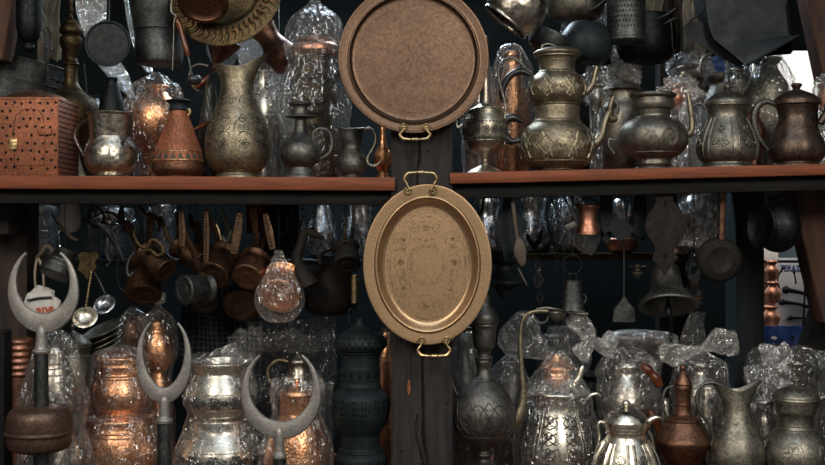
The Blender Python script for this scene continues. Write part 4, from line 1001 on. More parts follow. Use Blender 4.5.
# perforated drum
v = V('perforated_cylinder', 'dark perforated metal cylinder hanging upside down above the squat urn', 'strainer', 626, .2, -30, 42)
v.lathe('body', ['iron_grey', 'black'], [(19, -30), (19, -28), (19, 38), (19, 38), (20, 39), (20, 41.5), (18, 42.5), (17, 41), (17, 41), (0, 39)], extra=lambda bm, s: holes(bm, s, [(t * .17 + (.085 if j % 2 else 0), y) for j, y in enumerate(range(-26, 32, 5)) for t in range(37) if (t // 3 + j // 3) % 4 != 0], 1.15, 'drop'))
v.wire(626, -29)
# sheet-metal hood / coal scuttle
v = V('sheet_metal_scuttle', 'big dark sheet-metal scuttle with a pointed flared rim hanging at the upper right', 'scuttle', 745, .06, -30, 68)
bm = bmesh.new(); k = v.k
ringT = [(702, -40, -10), (706, -40, 60), (800, -40, 60), (806, -40, -10)]
secs = [[(702, -40, 0), (708, -40, 70), (806, -40, 70), (800, -40, 0)], [(704, 4, -4), (712, 2, 64), (812, 4, 64), (784, 6, -4)], [(708, 30, -6), (722, 26, 56), (812, 30, 58), (786, 33, -6)],
        [(712, 40, -6), (726, 36, 50), (812, 42, 54), (788, 37, -6)], [(742, 66, -10), (740, 52, 40), (806, 47, 44), (794, 37, -12)]]
g = [[bm.verts.new(v.p(*p)) for p in s_] for s_ in secs]
for a, b in zip(g, g[1:]):
    for i in range(4): bm.faces.new((a[i], a[(i + 1) % 4], b[(i + 1) % 4], b[i]))
bmesh.ops.subdivide_edges(bm, edges=bm.edges[:], cuts=2, use_grid_fill=True)
bmesh.ops.solidify(bm, geom=bm.faces[:], thickness=.003)
b_tube(bm, [v.p(743, 67, -10), v.p(768, 53, -12), v.p(795, 37, -12)], .9 * k, 8, 0, 3)
v.fin('body', bm, 'scuttle')
bm = bmesh.new(); pts = cat([(686., 26.), (690., 21.), (700., 20.), (712., 24.), (716., 38.), (742., 58.), (745., 67.), (730., 60.), (712., 50.), (696., 40.), (688., 33.)], 4, True)
b_poly(bm, [v.p(x, y, 8) for x, y in pts], (.1, 1, .1), .004); v.fin('lip', bm, 'scuttle'); v.wire(745, -38)
v.wire(760, -38, part='hanging_wire')
v = V('scuttle_bracket', 'small dark bent wire hook left of the sheet-metal scuttle', 'hook', 696, .06, -10, 22); v.tube('hook', 'iron', [(704, 6), (700, 12), (694, 18), (690, 21)], 1.2); v.wire(704, 6)
v = V('dark_rope', 'dark knotted cord hanging beside the perforated cylinder', 'cord', 672, .2, 6, 60)
v.tube('cord', 'iron', [(655, 20), (662, 17), (668, 14), (675, 9), (679, 8)], [1, 1.6, 2, 2.2, 1.4]); v.tube('cord', 'iron', [(664, 24), (672, 20), (679, 18)], [1, 2, 1.2]); v.tube('cord', 'iron', [(671, 20), (672, 32), (673, 48), (678, 58)], [1.4, 1, 1, .9]); v.wire(668, 14)
for nm, lab, c, cx, Y_, yt, yb, mt, pr, roll in (
    ('dark_round_pan', 'dark round pan hanging behind the perforated cylinder', 'pan', 646, .36, 15, 66, 'iron', [(26, 16), (26, 20), (30, 36), (28, 52), (20, 62), (0, 64)], 0),
    ('dark_broad_pot', 'dark broad pot with rough surface hanging above the stacked teapots', 'pot', 586, .2, 24, 62, 'iron_black', [(16, 24), (20, 28), (26, 40), (25, 54), (18, 62), (0, 63)], 8),
    ('hanging_dark_ladle', 'dark ladle cup hanging just above the lid of the stacked teapots', 'ladle', 552, .36, -10, 8, 'iron', [(9, -8), (10, -2), (7, 6), (0, 8)], 0)):
    v = V(nm, lab, c, cx, Y_, yt, yb); v.tilt(roll=roll); v.lathe('body', mt, pr, op=6); v.wire(cx, yt + 2)
v = V('silver_saucepan', 'light grey saucepan with angled black handle hanging above the dark broad pot', 'saucepan', 575, .36, -20, 22); v.lathe('body', 'pewter', [(30, -20), (31, -16), (30, 4), (26, 16), (18, 20), (0, 21)], op=10)
v.tube('handle', 'bakelite', [(586, 16, -26), (596, 10, -30), (604, 2, -30), (610, -6, -30)], [1.8, 2.2, 2.4, 1.8]); v.wire(575, -16)
v = V('cooking_pan', 'pewter pan seen edge on hanging behind the tilted saucepan', 'pan', 548, .2, 28, 62); v.tilt(roll=25); v.lathe('body', 'iron_grey', [(22, 34), (23, 36), (19, 50), (8, 56), (0, 57)], op=6); v.wire(548, 44)
# plastic heaps on the back of the right shelf
def blob(name, label, cx, cy, rx, ry, Y, base, seed, mat='bag', inner=None, amp=.35, c='plastic bag'):
    v = V(name, label, c, cx, Y, cy - ry, cy + ry, base=None)
    bm = bmesh.new(); bmesh.ops.create_icosphere(bm, subdivisions=5, radius=1)
    ce = v.p(cx, cy)
    for q in bm.verts:
        d = q.co.normalized()
        n1 = noise.noise(d * 2 + Vector((seed, 0, 0))); n2 = abs(noise.noise(d * 4.5 + Vector((seed, 3, 0)))); n3 = abs(noise.noise(d * 10 + Vector((0, seed, 3))))
        f = 1 + amp * (n1 * 1.2 + n2 * 1.1 - .2 + .35 * n3)
        q.co = ce + Vector((d.x * rx * f * v.k, d.y * min(rx, ry) * .9 * f * v.k, d.z * ry * f * v.k))
    v.fin('film', bm, mat)
    if inner: inner(v)
    # tail resting on the shelf
    bm = bmesh.new(); bz = base
    n = 10; seg = 24; rr = []
    for j in range(n + 1):
        t = j / n; z = ce.z + (bz - ce.z) * t
        rr.append([bm.verts.new((ce.x + math.sin(2 * PI * i / seg) * rx * v.k * (.55 + .2 * noise.noise(Vector((i * .7, t * 3, seed)))), Y - math.cos(2 * PI * i / seg) * rx * v.k * .4, z)) for i in range(seg)])
    for a, b in zip(rr, rr[1:]):
        for i in range(seg): bm.faces.new((a[i], b[i], b[(i + 1) % seg], a[(i + 1) % seg]))
    if base is not None: v.fin('lower_film', bm, mat)
    return v
def cup_in(cx, yt, r, mat):
    def f(v): v.lathe('body', mat, [(r, yt), (r + 1, yt + 2), (r * .8, yt + 6), (r * 1.1, yt + 14), (r * .6, yt + 26), (0, yt + 27)], cx=cx, op=4)
    return f
zb = lambda px: shz(px, .34, 1)
blob('wrapped_pot', 'crumpled clear plastic bundle with brass pot inside, highest heap behind the squat urn', 692, 70, 22, 17, .50, zb(692), 1, 'bag_milky', cup_in(690, 66, 12, 'brass'), c='wrapped pot')
blob('wrapped_pot', 'low crumpled plastic bundle with copper glints between the squat urn and the panelled jar', 680, 92, 20, 13, .21, zb(680), 2, 'bag_milky', cup_in(676, 84, 9, 'copper_flat'), c='wrapped pot')
blob('wrapped_pot', 'crumpled plastic bundle over a dull pot behind the spout of the stacked teapots', 622, 74, 17, 13, .38, zb(622), 3, 'bag_milky', cup_in(622, 74, 9, 'pewter'), c='wrapped pot')
blob('wrapped_pot', 'small crumpled plastic bundle directly behind the spout of the upper stacked teapot', 596, 84, 12, 22, .24, zb(596), 4, 'bag', cup_in(596, 84, 7, 'silver_h'), c='wrapped pot')
blob('wrapped_pot', 'crumpled plastic bundle leaning on the left side of the dented pewter pot', 737, 76, 11, 20, .3, zb(737), 5, 'bag', cup_in(738, 68, 6, 'silver'), c='wrapped pot')
blob('wrapped_pot', 'small plastic bundle at the far right edge behind the dark copper jug spout', 824, 88, 10, 12, .3, zb(824), 6, 'bag_milky', cup_in(824, 84, 6, 'copper_flat'), c='wrapped pot')
v = V('bail_handled_pot', 'dark lidded pot with beaded rim and arched bail handle below the sheet-metal scuttle', 'pot', 724, .38, 60, 166, base=shz(724, .38, 1))
v.lathe('body', 'pewter_dark', [(16, 73), (18, 75), (17, 79), (14, 84), (18, 95), (22, 110), (20, 140), (14, 166), (0, 166)], extra=lambda bm, s: beads(bm, s, 74, 40, .9)); v.tube('bail', 'pewter', [(700, 72), (702, 60), (710, 54), (720, 54), (727, 62), (729, 72)], 1.4)
v = V('blue_bag', 'small blue plastic bag hanging behind the arched bail handle', 'bag', 728, .42, 50, 74)
v.Y = .36
v = V('blue_bag', 'small blue plastic bag behind the arched bail handle', 'bag', 727, .45, 52, 166, base=shz(727, .45, 1)) if False else v
bm = bmesh.new(); bmesh.ops.create_icosphere(bm, subdivisions=4, radius=1)
c0 = P(727, 63, .43)
for q in bm.verts:
    d = q.co.normalized(); f = 1 + .4 * noise.noise(d * 3); q.co = c0 + Vector((d.x * 13 * f, d.y * 5 * f, d.z * 12 * f)) * K(.43)
v.fin('bag_film', bm, 'blue'); v.wire(727, 54, dy=.07 / v.k * 1.0)
# cream cloth + bright bits behind
def cloth(name, label, x0, x1, y0, y1, Y, mat, seed, c='cloth', zr=None, wv=.02):
    bm = bmesh.new(); nx, ny = 24, 24; g = []
    for j in range(ny + 1):
        row = []
        for i in range(nx + 1):
            u = i / nx; t = j / ny
            p = P(x0 + (x1 - x0) * u + 3 * noise.noise(Vector((t * 3, seed, u))), y0 + (y1 - y0) * t + 4 * noise.noise(Vector((u * 3, seed, 5))), Y)
            p.y += wv * math.sin(u * 14 + seed + t) * .5 + wv * noise.noise(Vector((u * 4, t * 3, seed))); row.append(bm.verts.new(p))
        g.append(row)
    for j in range(ny):
        for i in range(nx): bm.faces.new((g[j][i], g[j][i + 1], g[j + 1][i + 1], g[j + 1][i]))
    bmesh.ops.solidify(bm, geom=bm.faces[:], thickness=.002)
    b_tube(bm, [P((x0 + x1) / 2, y0 + 2, Y), Vector((P((x0 + x1) / 2, 0, Y).x, Y, zr or RAIL))], .0012, 5, 0, 1, smooth=False)
    return tag(finish(name, bm, mat, P((x0 + x1) / 2, y0, Y)), label, c)
cloth('hanging_cloth', 'cream cloth hanging behind the hook left of the sheet-metal scuttle', 684, 706, -30, 58, .5, 'gauze', 1)
cloth('hanging_cloth', 'brownish cream cloth strip hanging right behind the knotted cord', 668, 680, -30, 70, .52, 'wood_spoon', 2)
cloth('hanging_cloth', 'pale cloth hanging above the rim of the dark round pan', 642, 664, -30, 18, .54, 'gauze', 5)
cloth('hanging_cloth', 'tan cloth strip between the corner post and the milky plastic bag, upper left', 38, 62, -30, 60, .5, 'gauze', 3)
sheet('plastic_bag', 'clear plastic bag hanging behind the dark ladle cup, upper right', [(560, -30), (566, 0), (560, 40), (574, 70)], [(600, -30), (608, 10), (606, 50), (600, 80)], .45, 'bag', 7)
sheet('plastic_bag', 'bluish clear plastic hanging between the stacked teapots and the squat urn', [(592, 30), (598, 50), (596, 74), (600, 84)], [(622, 30), (620, 50), (616, 70), (612, 84)], .44, 'bag_milky', 8)
# ================= HANGING UNDER THE SHELVES
def zu(right=False, px=300): return shz(px, .2, right) - (13 if not right else 11) * k0 + .003
def cupaxis(v, cx, cy, r, ln, d, mat, ext=None, depth=0, part='cup', rings=True):
    """cup whose BOTTOM disc faces the viewer at (cx,cy); d = direction from bottom to mouth"""
    k = v.k; bm = bmesh.new(); d = Vector(d).normalized()
    pr = [(0, .6), (r * .35, .2), (r * .38, .8), (r * .62, .9), (r * .66, .3), (r * .9, 0), (r, 1.4), (r * 1.0, 3), (r * .93, ln * .55), (r * .82, ln * .8), (r * .86, ln * .9), (r * 1.02, ln), (r * .98, ln + .6), (r * .8, ln * .85), (r * .8, ln * .4), (0, ln * .35)]
    b_lathe(bm, v.p(cx, cy, depth), d, [(a * k, b * k) for a, b in cat([(float(a), float(b)) for a, b in pr], 3) if a >= 0], 40)
    if ext: ext(bm, v)
    return v.fin(part, bm, mat)
cups = [  # cx, cy bottom, r, len, dir, mat, Y, handle top(px,py), label, handle mat
    (167, 271, 13, 34, (-.72, .45, .52), 'cup_brown', .16, (150, 218), 'brown copper coffee cup pointing up left, leftmost of the hanging cluster', 'cup_brown'),
    (203, 262, 12, 34, (-.80, .35, .45), 'cup_brown', .22, (178, 212), 'brown copper coffee cup above the small grey cup in the hanging cluster', 'cup_brown'),
    (183, 290, 15, 30, (.62, .72, .05), 'iron_grey', .10, (180, 225), 'grey metal cup with plain flat bottom in the middle of the hanging cluster', 'cup_brown'),
    (213, 276, 16.5, 34, (.22, .75, .60), 'cup_brown', .14, (206, 214), 'dark copper coffee cup with pierced brass strap, right of the grey cup', 'cup_brown'),
    (247, 278, 16, 30, (.16, .80, .58), 'copper_dark', .10, (253, 208), 'orange-brown copper coffee cup with concentric rings on its bottom', 'cup_brown'),
    (240, 306, 18, 36, (.1, .85, .45), 'cup_brown', .26, (268, 214), 'very dark copper cup low behind the ringed orange-brown one', 'cup_brown'),
    (205, 302, 15, 30, (-.1, .85, .5), 'rust', .30, (196, 222), 'rusty dark cup half hidden below the grey cup', 'cup_brown'),
    (143, 296, 18, 40, (-.1, .55, .75), 'cup_brown', .24, (126, 222), 'broad dark cup with light rim at the lower left of the hanging cluster', 'cup_brown')]
for i, (cx, cy, r, ln, d, mt, Y_, ht, lab, hm) in enumerate(cups):
    v = V('coffee_cup', lab, 'cup', cx, Y_, cy - 40, cy + r); cupaxis(v, cx, cy, r, ln, d, mt)
    v.e['group'] = 'metal cups hanging under the left shelf'
    dn = Vector(d).normalized(); mx, my, mz = cx + dn.x * ln, cy - dn.z * ln, dn.y * ln
    def pierce(bm, s, ht=ht, mx=mx, my=my, mz=mz):
        for j in range(9):
            t = (j + .5) / 9; x = mx + (ht[0] - mx) * t; y = (my + (ht[1] - my) * t)
            b_star(bm, s.p(x, y, mz * (1 - t)) + Vector((0, -.0022 * 1.2, 0)), Vector((s.k, 0, 0)), Vector((0, 0, s.k)), None, 1.1, 1, 'round')
    H_ = v.tube('handle', hm, [(mx, my, mz), ((mx + ht[0]) / 2 + 1.5, (my + ht[1]) / 2, mz * .5), (ht[0], ht[1], 0)], [3.4, 3, 4.2], flat=.25, fa=(0, 1, 0))
    bm = bmesh.new(); pierce(bm, v); v.fin('pierced_pattern', bm, ['black', 'black'], H_)
    v.wire(ht[0], ht[1], zu())
# straps
for i, (x, y0, y1, w, lab, roll) in enumerate([(206, 208, 262, 3.0, 'narrow pierced brass strap hanging above the dark copper cups', 0), (265, 214, 250, 4.0, 'right leg of the pierced brass strap pair above the ringed cup', 12), (240, 213, 254, 4.5, 'left leg of the pierced brass strap pair above the ringed cup', -9), (181, 210, 246, 3.4, 'brownish strap hanging left of the narrow pierced one', 2)]):
    v = V('brass_strap', lab, 'strap', x, .08, y0, y1).tilt(roll=-roll, py=y0)
    def f(bm, s, x=x, y0=y0, y1=y1):
        yy = y0 + 3
        while yy < y1 - 2:
            b_star(bm, s.p(x, yy) + Vector((0, -.0024, 0)), Vector((s.k, 0, 0)), Vector((0, 0, s.k)), None, 1.0, 1, 'round'); yy += 3.2
    H_ = v.tube('strap', 'cup_brown', [(x, y0), (x + .5, (y0 + y1) / 2), (x, y1)], [w * .6, w, w * .8], flat=.25, fa=(0, 1, 0), extra=None)
    bm = bmesh.new(); f(bm, v); v.fin('pierced_pattern', bm, ['black', 'black'], H_); v.wire(x, y0, zu())
# copper pot wrapped in plastic
v = V('wrapped_coffee_cup', 'copper coffee cup inside a clear plastic bag hanging bottom-out right of the cluster', 'wrapped cup', 279, .07, 250, 322)
cupaxis(v, 279, 297, 21, 30, (.05, .8, .55), 'copper')
v.bag([(3, 250), (5, 257), (10, 267), (18, 280), (24, 293), (23.5, 308), (14, 320), (0.5, 323)], 'bag', 1.2, seed=9, knot=250); v.wire(279, 250, zu())
# dark vessels near the middle
v = V('brown_jug', 'dark brown jug with upswept spout hanging left of the chain-hung cup', 'jug', 302, .12, 228, 286)
v.tube('body', 'rust', [(304, 229), (303, 238), (299, 250), (297, 262), (302, 274), (308, 286)], [5, 5, 5, 6, 9, 11]); v.tube('spout', 'rust', [(303, 231), (311, 233), (319, 236), (324, 238)], [4, 4.4, 3, .8]); v.tube('handle', 'rust', [(313, 240), (317, 252), (320, 264)], 1.1); v.chain(302, 229, zu(), 6, .35)
v = V('chained_cup', 'blackened cup hanging by a pierced metal chain strap left of the oval tray', 'cup', 345, .08, 238, 280)
cupaxis(v, 347, 265, 13.5, 24, (-.08, .68, .72), 'rust'); v.chain(345, 240, zu(), 9, .5, .55, 'iron_grey', 'chain_strap'); v.tube('handle', 'brass_dull', [(345, 246, 6), (345, 236), (345.5, 226)], [1.5, 1.5, 1.2])
v = V('blackened_kettle', 'large blackened kettle hanging in the shadow behind the chained cup', 'kettle', 331, .27, 256, 318)
v.lathe('body', 'rust', [(9, 258), (12, 262), (20, 272), (26, 286), (27, 300), (22, 312), (0, 316)]); v.tube('handle', 'rust', [(318, 266), (322, 254), (333, 250), (342, 256), (345, 268)], 1.6); v.wire(333, 251, zu())
v = V('tarnished_cylinder', 'short tarnished brass cylinder hanging just above the black lantern', 'cylinder', 355, .1, 276, 305)
v.lathe('body', 'brass', [(3.6, 276), (4, 277), (4, 301), (3.4, 302), (0, 302)]); v.tube('hook', 'iron', [(355, 276), (356, 268), (354, 262)], .7); v.tube('hook', 'iron', [(355, 302), (354.5, 306), (356, 308)], .8); v.wire(354, 263, zu())
# left clutter
v = V('ribbed_pot', 'dark pot with ribbed neck tipped on its side at the left, behind the tall crescent', 'pot', 56, .16, 248, 290)
bm = bmesh.new(); k = v.k
q = [(0, 0.), (15, 0), (16.5, 1.5), (16.8, 4), (16, 6), (16.6, 8), (15.8, 10), (16.2, 12), (15, 14), (15.2, 16), (12, 19), (10, 26), (11, 28), (0, 28)]
b_lathe(bm, v.p(54, 276), (.30, .35, .85), [(a * k, b * k) for a, b in q], 44); v.fin('body', bm, 'iron_grey'); v.wire(62, 258, zu(), dy=9)
v = V('shopping_bag', 'white plastic bag with orange-red letters hanging behind the tallest crescent at far left', 'bag', 42, .24, 270, 318)
bm = bmesh.new(); bmesh.ops.create_icosphere(bm, subdivisions=4, radius=1); ce = v.p(42, 306)
for q in bm.verts:
    d = q.co.normalized(); f = 1 + .22 * noise.noise(d * 2.4) + .1 * noise.noise(d * 7)
    q.co = ce + Vector((d.x * 17 * f, d.y * 6, d.z * (19 if d.z > 0 else 16) * f)) * v.k
v.fin('bag_body', bm, 'white'); v.tube('carry_strap', 'black_cloth', [(30, 300, -7), (42, 297.5, -8), (54, 297, -6)], 1.1); v.tube('carry_handle', 'gauze', [(36, 290, 0), (35, 272, 0), (38, 258, 0), (43, 272, 0), (44, 288, 0)], 1.3); v.wire(38, 259, zu())
def mesh_text(body, px, py, Y, size, mat, parent, origin, part='lettering', xs=1.0, rot=0):
    cu = bpy.data.curves.new(part, 'FONT'); cu.body = body; cu.size = size; cu.align_x = 'CENTER'; cu.align_y = 'CENTER'; cu.extrude = .0006; cu.offset = size * .012
    t = bpy.data.objects.new('tmp', cu); COL.objects.link(t); bpy.context.view_layer.update()
    me = bpy.data.meshes.new_from_object(t.evaluated_get(bpy.context.evaluated_depsgraph_get())); bpy.data.objects.remove(t)
    me.name = part; me.materials.clear(); me.materials.append(M[mat])
    me.transform(Matrix.Translation(P(px, py, Y) - Vector(origin)) @ Matrix.Rotation(rot, 4, 'Y') @ Matrix.Rotation(PI / 2, 4, 'X') @ Matrix.Scale(xs, 4, (1, 0, 0)))
    o = bpy.data.objects.new(part, me); COL.objects.link(o); o.parent = parent; return o
mesh_text('ane', 45, 309, v.Y - 6.8 * v.k, 13 * v.k, 'red_ink', v.e, v.o, rot=-.12)
mesh_text('TERAZİ', 791.5, 268.5, YN - .012, 8.4 * kn, 'blue_ink', SIGN, P(795, 330, YN), xs=.8)
v = V('crocheted_bag', 'pale cloth pouch with dark chain hanging near the left post under the shelf', 'pouch', 69, .30, 198, 232)
v.lathe('body', 'white', [(4, 198), (8, 202), (11, 214), (11, 224), (7, 231), (0, 233)]); v.wire(69, 200, zu()); v.chain(66, 222, zu(), 8, .8, .6, 'iron', 'chain'); 
v = V('wall_plate', 'mustard brass plate with notched corners hanging above the silver ladle', 'plate', 87, .14, 250, 284)
bm = bmesh.new(); b_poly(bm, [v.p(x, y) for x, y in [(78, 255), (82, 252), (90, 253), (96, 251), (99, 256), (95, 262), (97, 268), (90, 274), (88, 280), (84, 274), (78, 270), (80, 262)]], (0, 1, 0), .004)
for a in range(6): b_sphere(bm, v.p(87 + 2.5 * math.cos(a), 262 + 2.5 * math.sin(a), -1), .5 * v.k, 0, 6)
v.fin('plate', bm, 'brass_dull'); v.wire(90, 253, zu())
def ladle(label, cx, cy, r, hx, hy, Y_, bead, tilt, mt='silver'):
    v = V('ladle', label, 'ladle', cx, Y_, cy - r, cy + r); k = v.k; bm = bmesh.new()
    q = cat([(r, 0.), (r + .6, .2), (r + .4, .8), (r * .9, 3), (r * .55, r * .5), (0., r * .58), ], 4); q = [(max(a, 0), b) for a, b in q]
    inner = [(a - .5 if a > .5 else 0, b - .5) for a, b in q][::-1]
    b_lathe(bm, v.p(cx, cy), Vector((tilt * .3, .80, -.6)), [(a * k, b * k) for a, b in inner + q], 36); v.fin('bowl', bm, mt)
    def bd(bm, s):
        if bead:
            n = int(abs(cy - r - hy) / 2.6)
            for i in range(n):
                t = i / n; b_sphere(bm, s.p(cx + 1 + (hx - cx) * t, cy - r + (hy - cy + r) * t, -.5), 1.25 * k, 0, 8)
    v.tube('handle', 'brass' if bead else 'iron_grey', [(cx + 1, cy - r + .5), ((cx + hx) / 2 + 1, (cy - r + hy) / 2), (hx, hy)], .9 if bead else 1.3, extra=bd); v.wire(hx, hy, zu()); return v
ladle('silver ladle with a twisted brass handle hanging below the mustard brass plate', 85, 317, 12, 91, 270, .12, True, -.2)
ladle('silver ladle with a plain dark handle hanging right of the twisted-handled ladle', 104, 304, 11, 94, 272, .17, False, .5, 'steel')
v = V('scissor_tongs', 'dark iron tongs hanging open below the left shelf, right of the brass plate', 'tongs', 112, .10, 214, 270)
for pts in ([(98, 224), (106, 230), (116, 246), (124, 262)], [(118, 226), (112, 232), (116, 244), (110, 262)]): v.tube('arm', 'iron', pts, [2, 3, 2.6, .9], flat=.4, fa=(0, 1, 0))
v.wire(108, 232, zu())
v = V('iron_clamp', 'bent iron clamp with a light edge hanging left of the brown cups', 'clamp', 131, .10, 244, 290); v.tube('frame', 'iron_grey', [(135, 252), (130, 258), (127, 268), (129, 276), (134, 272)], 1.6); v.tube('frame', 'iron', [(119, 258), (117, 272), (119, 286), (125, 292)], 1.0); v.wire(135, 252, zu())
shapes = [('bronze_hook', 'yellowish bronze ornamental hook above the cup cluster', [(136, 226), (134, 234), (138, 244), (146, 248), (152, 240), (160, 244), (163, 252), (157, 256), (150, 250), (140, 252)], 'brass_dull', 2.0, .14),
    ('bronze_ornament', 'bronze strap ornament hanging right of the ornamental hook', [(160, 216), (164, 226), (168, 238), (174, 246)], 'brass_dull', 2.6, .18),
    ('brass_stand', 'light brass angled bracket at the top left under the shelf', [(52, 214), (58, 224), (66, 232), (72, 238), (78, 240)], 'wood_spoon', 2.0, .2),
    ('coiled_wire', 'light coiled wire lying beside the ribbed dark pot', [(36, 258), (42, 252), (46, 246), (52, 250), (50, 258)], 'wood_spoon', 2.2, .2),
    ('curved_horn', 'small dark curved horn hanging under the left shelf near the chain pouch', [(82, 218), (88, 226), (90, 236), (86, 244)], 'iron', 2.6, .16),
    ('iron_stirrup', 'dark iron stirrup hanging above the brass plate', [(94, 206), (88, 216), (92, 226), (100, 226), (104, 216), (97, 206)], 'iron', 1.6, .26),
    ('twisted_leaf', 'crumpled grey metal leaf hanging above the ringed copper cup', [(222, 210), (226, 222), (230, 232), (226, 242), (222, 236)], 'pewter', 3.0, .24),
    ('small_bell_hook', 'small pale hook hanging right of the narrow pierced strap', [(216, 224), (219, 232), (221, 240)], 'brass', 1.2, .12)]
shapes += [('iron_key', 'long dark iron key hanging above the silver ladles', [(104, 232), (106, 244), (107, 256), (110, 262), (106, 266)], 'iron_grey', 1.6, .3),
    ('iron_scraper', 'broad dark scraper blade hanging at the top of the clutter behind the tongs', [(122, 206), (121, 216), (124, 226), (128, 232)], 'iron_grey', 3.4, .34),
    ('bent_bracket', 'bent rusty bracket hanging behind the bronze ornamental hook', [(140, 206), (146, 214), (154, 216), (160, 224), (158, 232)], 'cup_brown', 2.2, .32),
    ('brass_spout', 'small dull brass spout hanging just left of the narrow pierced strap', [(190, 214), (192, 224), (197, 232), (196, 244)], 'brass_dull', 3.0, .32),
    ('iron_sickle', 'thin dark sickle hanging in front of the silver bowl-shaped vessel', [(96, 216), (104, 212), (114, 214), (121, 222), (124, 232)], 'iron_grey', 1.6, .36),
    ('curled_hook', 'small curled dark hook hanging between the pierced strap pair and the brown jug', [(284, 212), (288, 220), (286, 230), (281, 234), (279, 229)], 'iron_grey', 1.4, .3)]
for nm, lab, pts, mt, r, Y_ in shapes:
    v = V(nm, lab, 'hardware', pts[0][0], Y_, min(p[1] for p in pts), max(p[1] for p in pts)); v.tube('shaft', mt, pts, [r * (.6 + .4 * math.sin(PI * i / (len(pts) - 1))) for i in range(len(pts))], flat=.6, fa=(0, 1, 0)); v.wire(pts[0][0], pts[0][1], zu())
cloth('plaid_cloth', 'dark plaid cloth hanging behind the copper cups on the left', 182, 262, 286, 400, .46, 'plaid', 4, zr=zu(), wv=.05)
cloth('netted_cloth', 'dark netted cloth bag hanging behind the ringed cup strap', 262, 300, 200, 258, .40, 'plaid', 6, zr=zu())
cloth('peach_cloth', 'small peach cloth behind the pierced strap pair', 246, 268, 200, 232, .36, 'copper_matte', 8, zr=zu(), wv=.01)
# --- back shelf vessels (cool light)
def bvessel(name, label, c, cx, yt, right, pr, mat='steel', seed=0, wrap=True, dy=0.0):
    z = zsb_r if right else zsb_l; yb = 253 if right else 259
    v = V(name, label, c, cx, YB + dy, yt, yb, base=z, group='silvery vessels on the back shelf'); v.lathe('body', mat, pr, seg=40, mod=lambda t, h, r: 1 + .02 * math.sin(7 * t + h * 60))
    if wrap:
        r0 = max(p[0] for p in pr[:-1]); v.bag([(2, yt - 3), (r0 * .6, yt + 1), (r0 + 2, yt + 14), (r0 + 3, (yt + yb) / 2), (r0 + 3, yb - 2)], 'bag_thin', 2, seed=seed + cx)
    return v
bl = [(322, 200, 0, [(5, 200), (7, 204), (10, 214), (15, 230), (17, 246), (14, 257), (0, 259)], 'bluish silver vessel directly left of the chained cup, on the back shelf'),
      (361, 196, 0, [(13, 196), (15, 199), (13, 204), (14, 220), (15, 240), (12, 257), (0, 259)], 'bluish silver wide-mouthed vessel right of the chained cup, on the back shelf'),
      (162, 200, 0, [(12, 200), (14, 206), (13, 216), (10, 230), (12, 256), (0, 259)], 'bluish silver vessel glinting above the hanging cup cluster'),
      (112, 208, 0, [(20, 208), (22, 214), (20, 222), (12, 230), (12, 256), (0, 259)], 'broad silver bowl-shaped vessel in plastic behind the iron tongs'),
      (290, 214, 0, [(5, 214), (4, 220), (10, 234), (12, 248), (8, 259), (0, 259)], 'slim silver vase between the brown jug and the netted cloth'),
      (44, 206, 0, [(12, 206), (13, 212), (12, 230), (10, 256), (0, 259)], 'dull silver canister beside the left post on the back shelf')]
for cx, yt, rt, pr, lab in bl: bvessel('silver_vessel', lab, 'vessel', cx, yt, rt, pr, 'steel' if cx not in (44,) else 'iron_grey', wrap=cx not in (361, 322))
br = [(488, 196, [(12, 196), (13, 204), (11, 214), (14, 226), (17, 240), (14, 252), (0, 253)], 'silver vessel just right of the oval tray on the back shelf'),
      (533, 194, [(13, 194), (14, 200), (12, 212), (16, 228), (18, 242), (14, 253), (0, 253)], 'silver vessel behind the rooster ornament on the back shelf'),
      (568, 196, [(10, 196), (14, 206), (17, 220), (17, 238), (12, 253), (0, 253)], 'round silver vessel behind the square strap buckle'),
      (621, 199, [(7, 199), (9.5, 203), (10, 212), (9, 222), (10, 236), (13, 244), (10, 253), (0, 253)], 'silver jug with copper base glowing inside the dark ornamental frame'),
      (700, 196, [(16, 196), (20, 204), (21, 220), (15, 238), (12, 253), (0, 253)], 'silver vessel in crumpled plastic between the iron plate and the hanging frying pan')]
for cx, yt, pr, lab in br: bvessel('silver_vessel', lab, 'vessel', cx, yt, 1, pr, 'steel', wrap=cx not in (533, 488, 621))
v = bvessel('copper_bowl', 'low copper bowl on the back shelf in front of the framed silver jug', 'bowl', 622, 238, 1, [(17, 238), (18, 240), (15, 247), (9, 252), (0, 253)], 'copper_flat', wrap=False, dy=-.075)
v = bvessel('copper_bowl', 'copper rimmed tray standing on the back shelf right of the iron plate', 'bowl', 676, 214, 1, [(12, 214), (13, 218), (12, 226), (6, 246), (9, 253), (0, 253)], 'copper_flat', dy=-.02)
# dark ornamental frame (mirror-like) hung before the silver jug
def flatshape(name, label, c, pts, Y_, mat, holes_=None, th=.008, wirex=None, wirey=None, right=True, part='plate', zz=None, sub=3):
    v = V(name, label, c, pts[0][0], Y_, min(p[1] for p in pts), max(p[1] for p in pts)); bm = bmesh.new()
    q = cat([(float(a), float(b)) for a, b in pts], sub, closed=True); b_poly(bm, [v.p(a, b) for a, b in q], (0, 1, 0), th)
    v.fin(part, bm, mat)
    if wirex is not None: v.wire(wirex, wirey, zz or zu(right, 600))
    return v
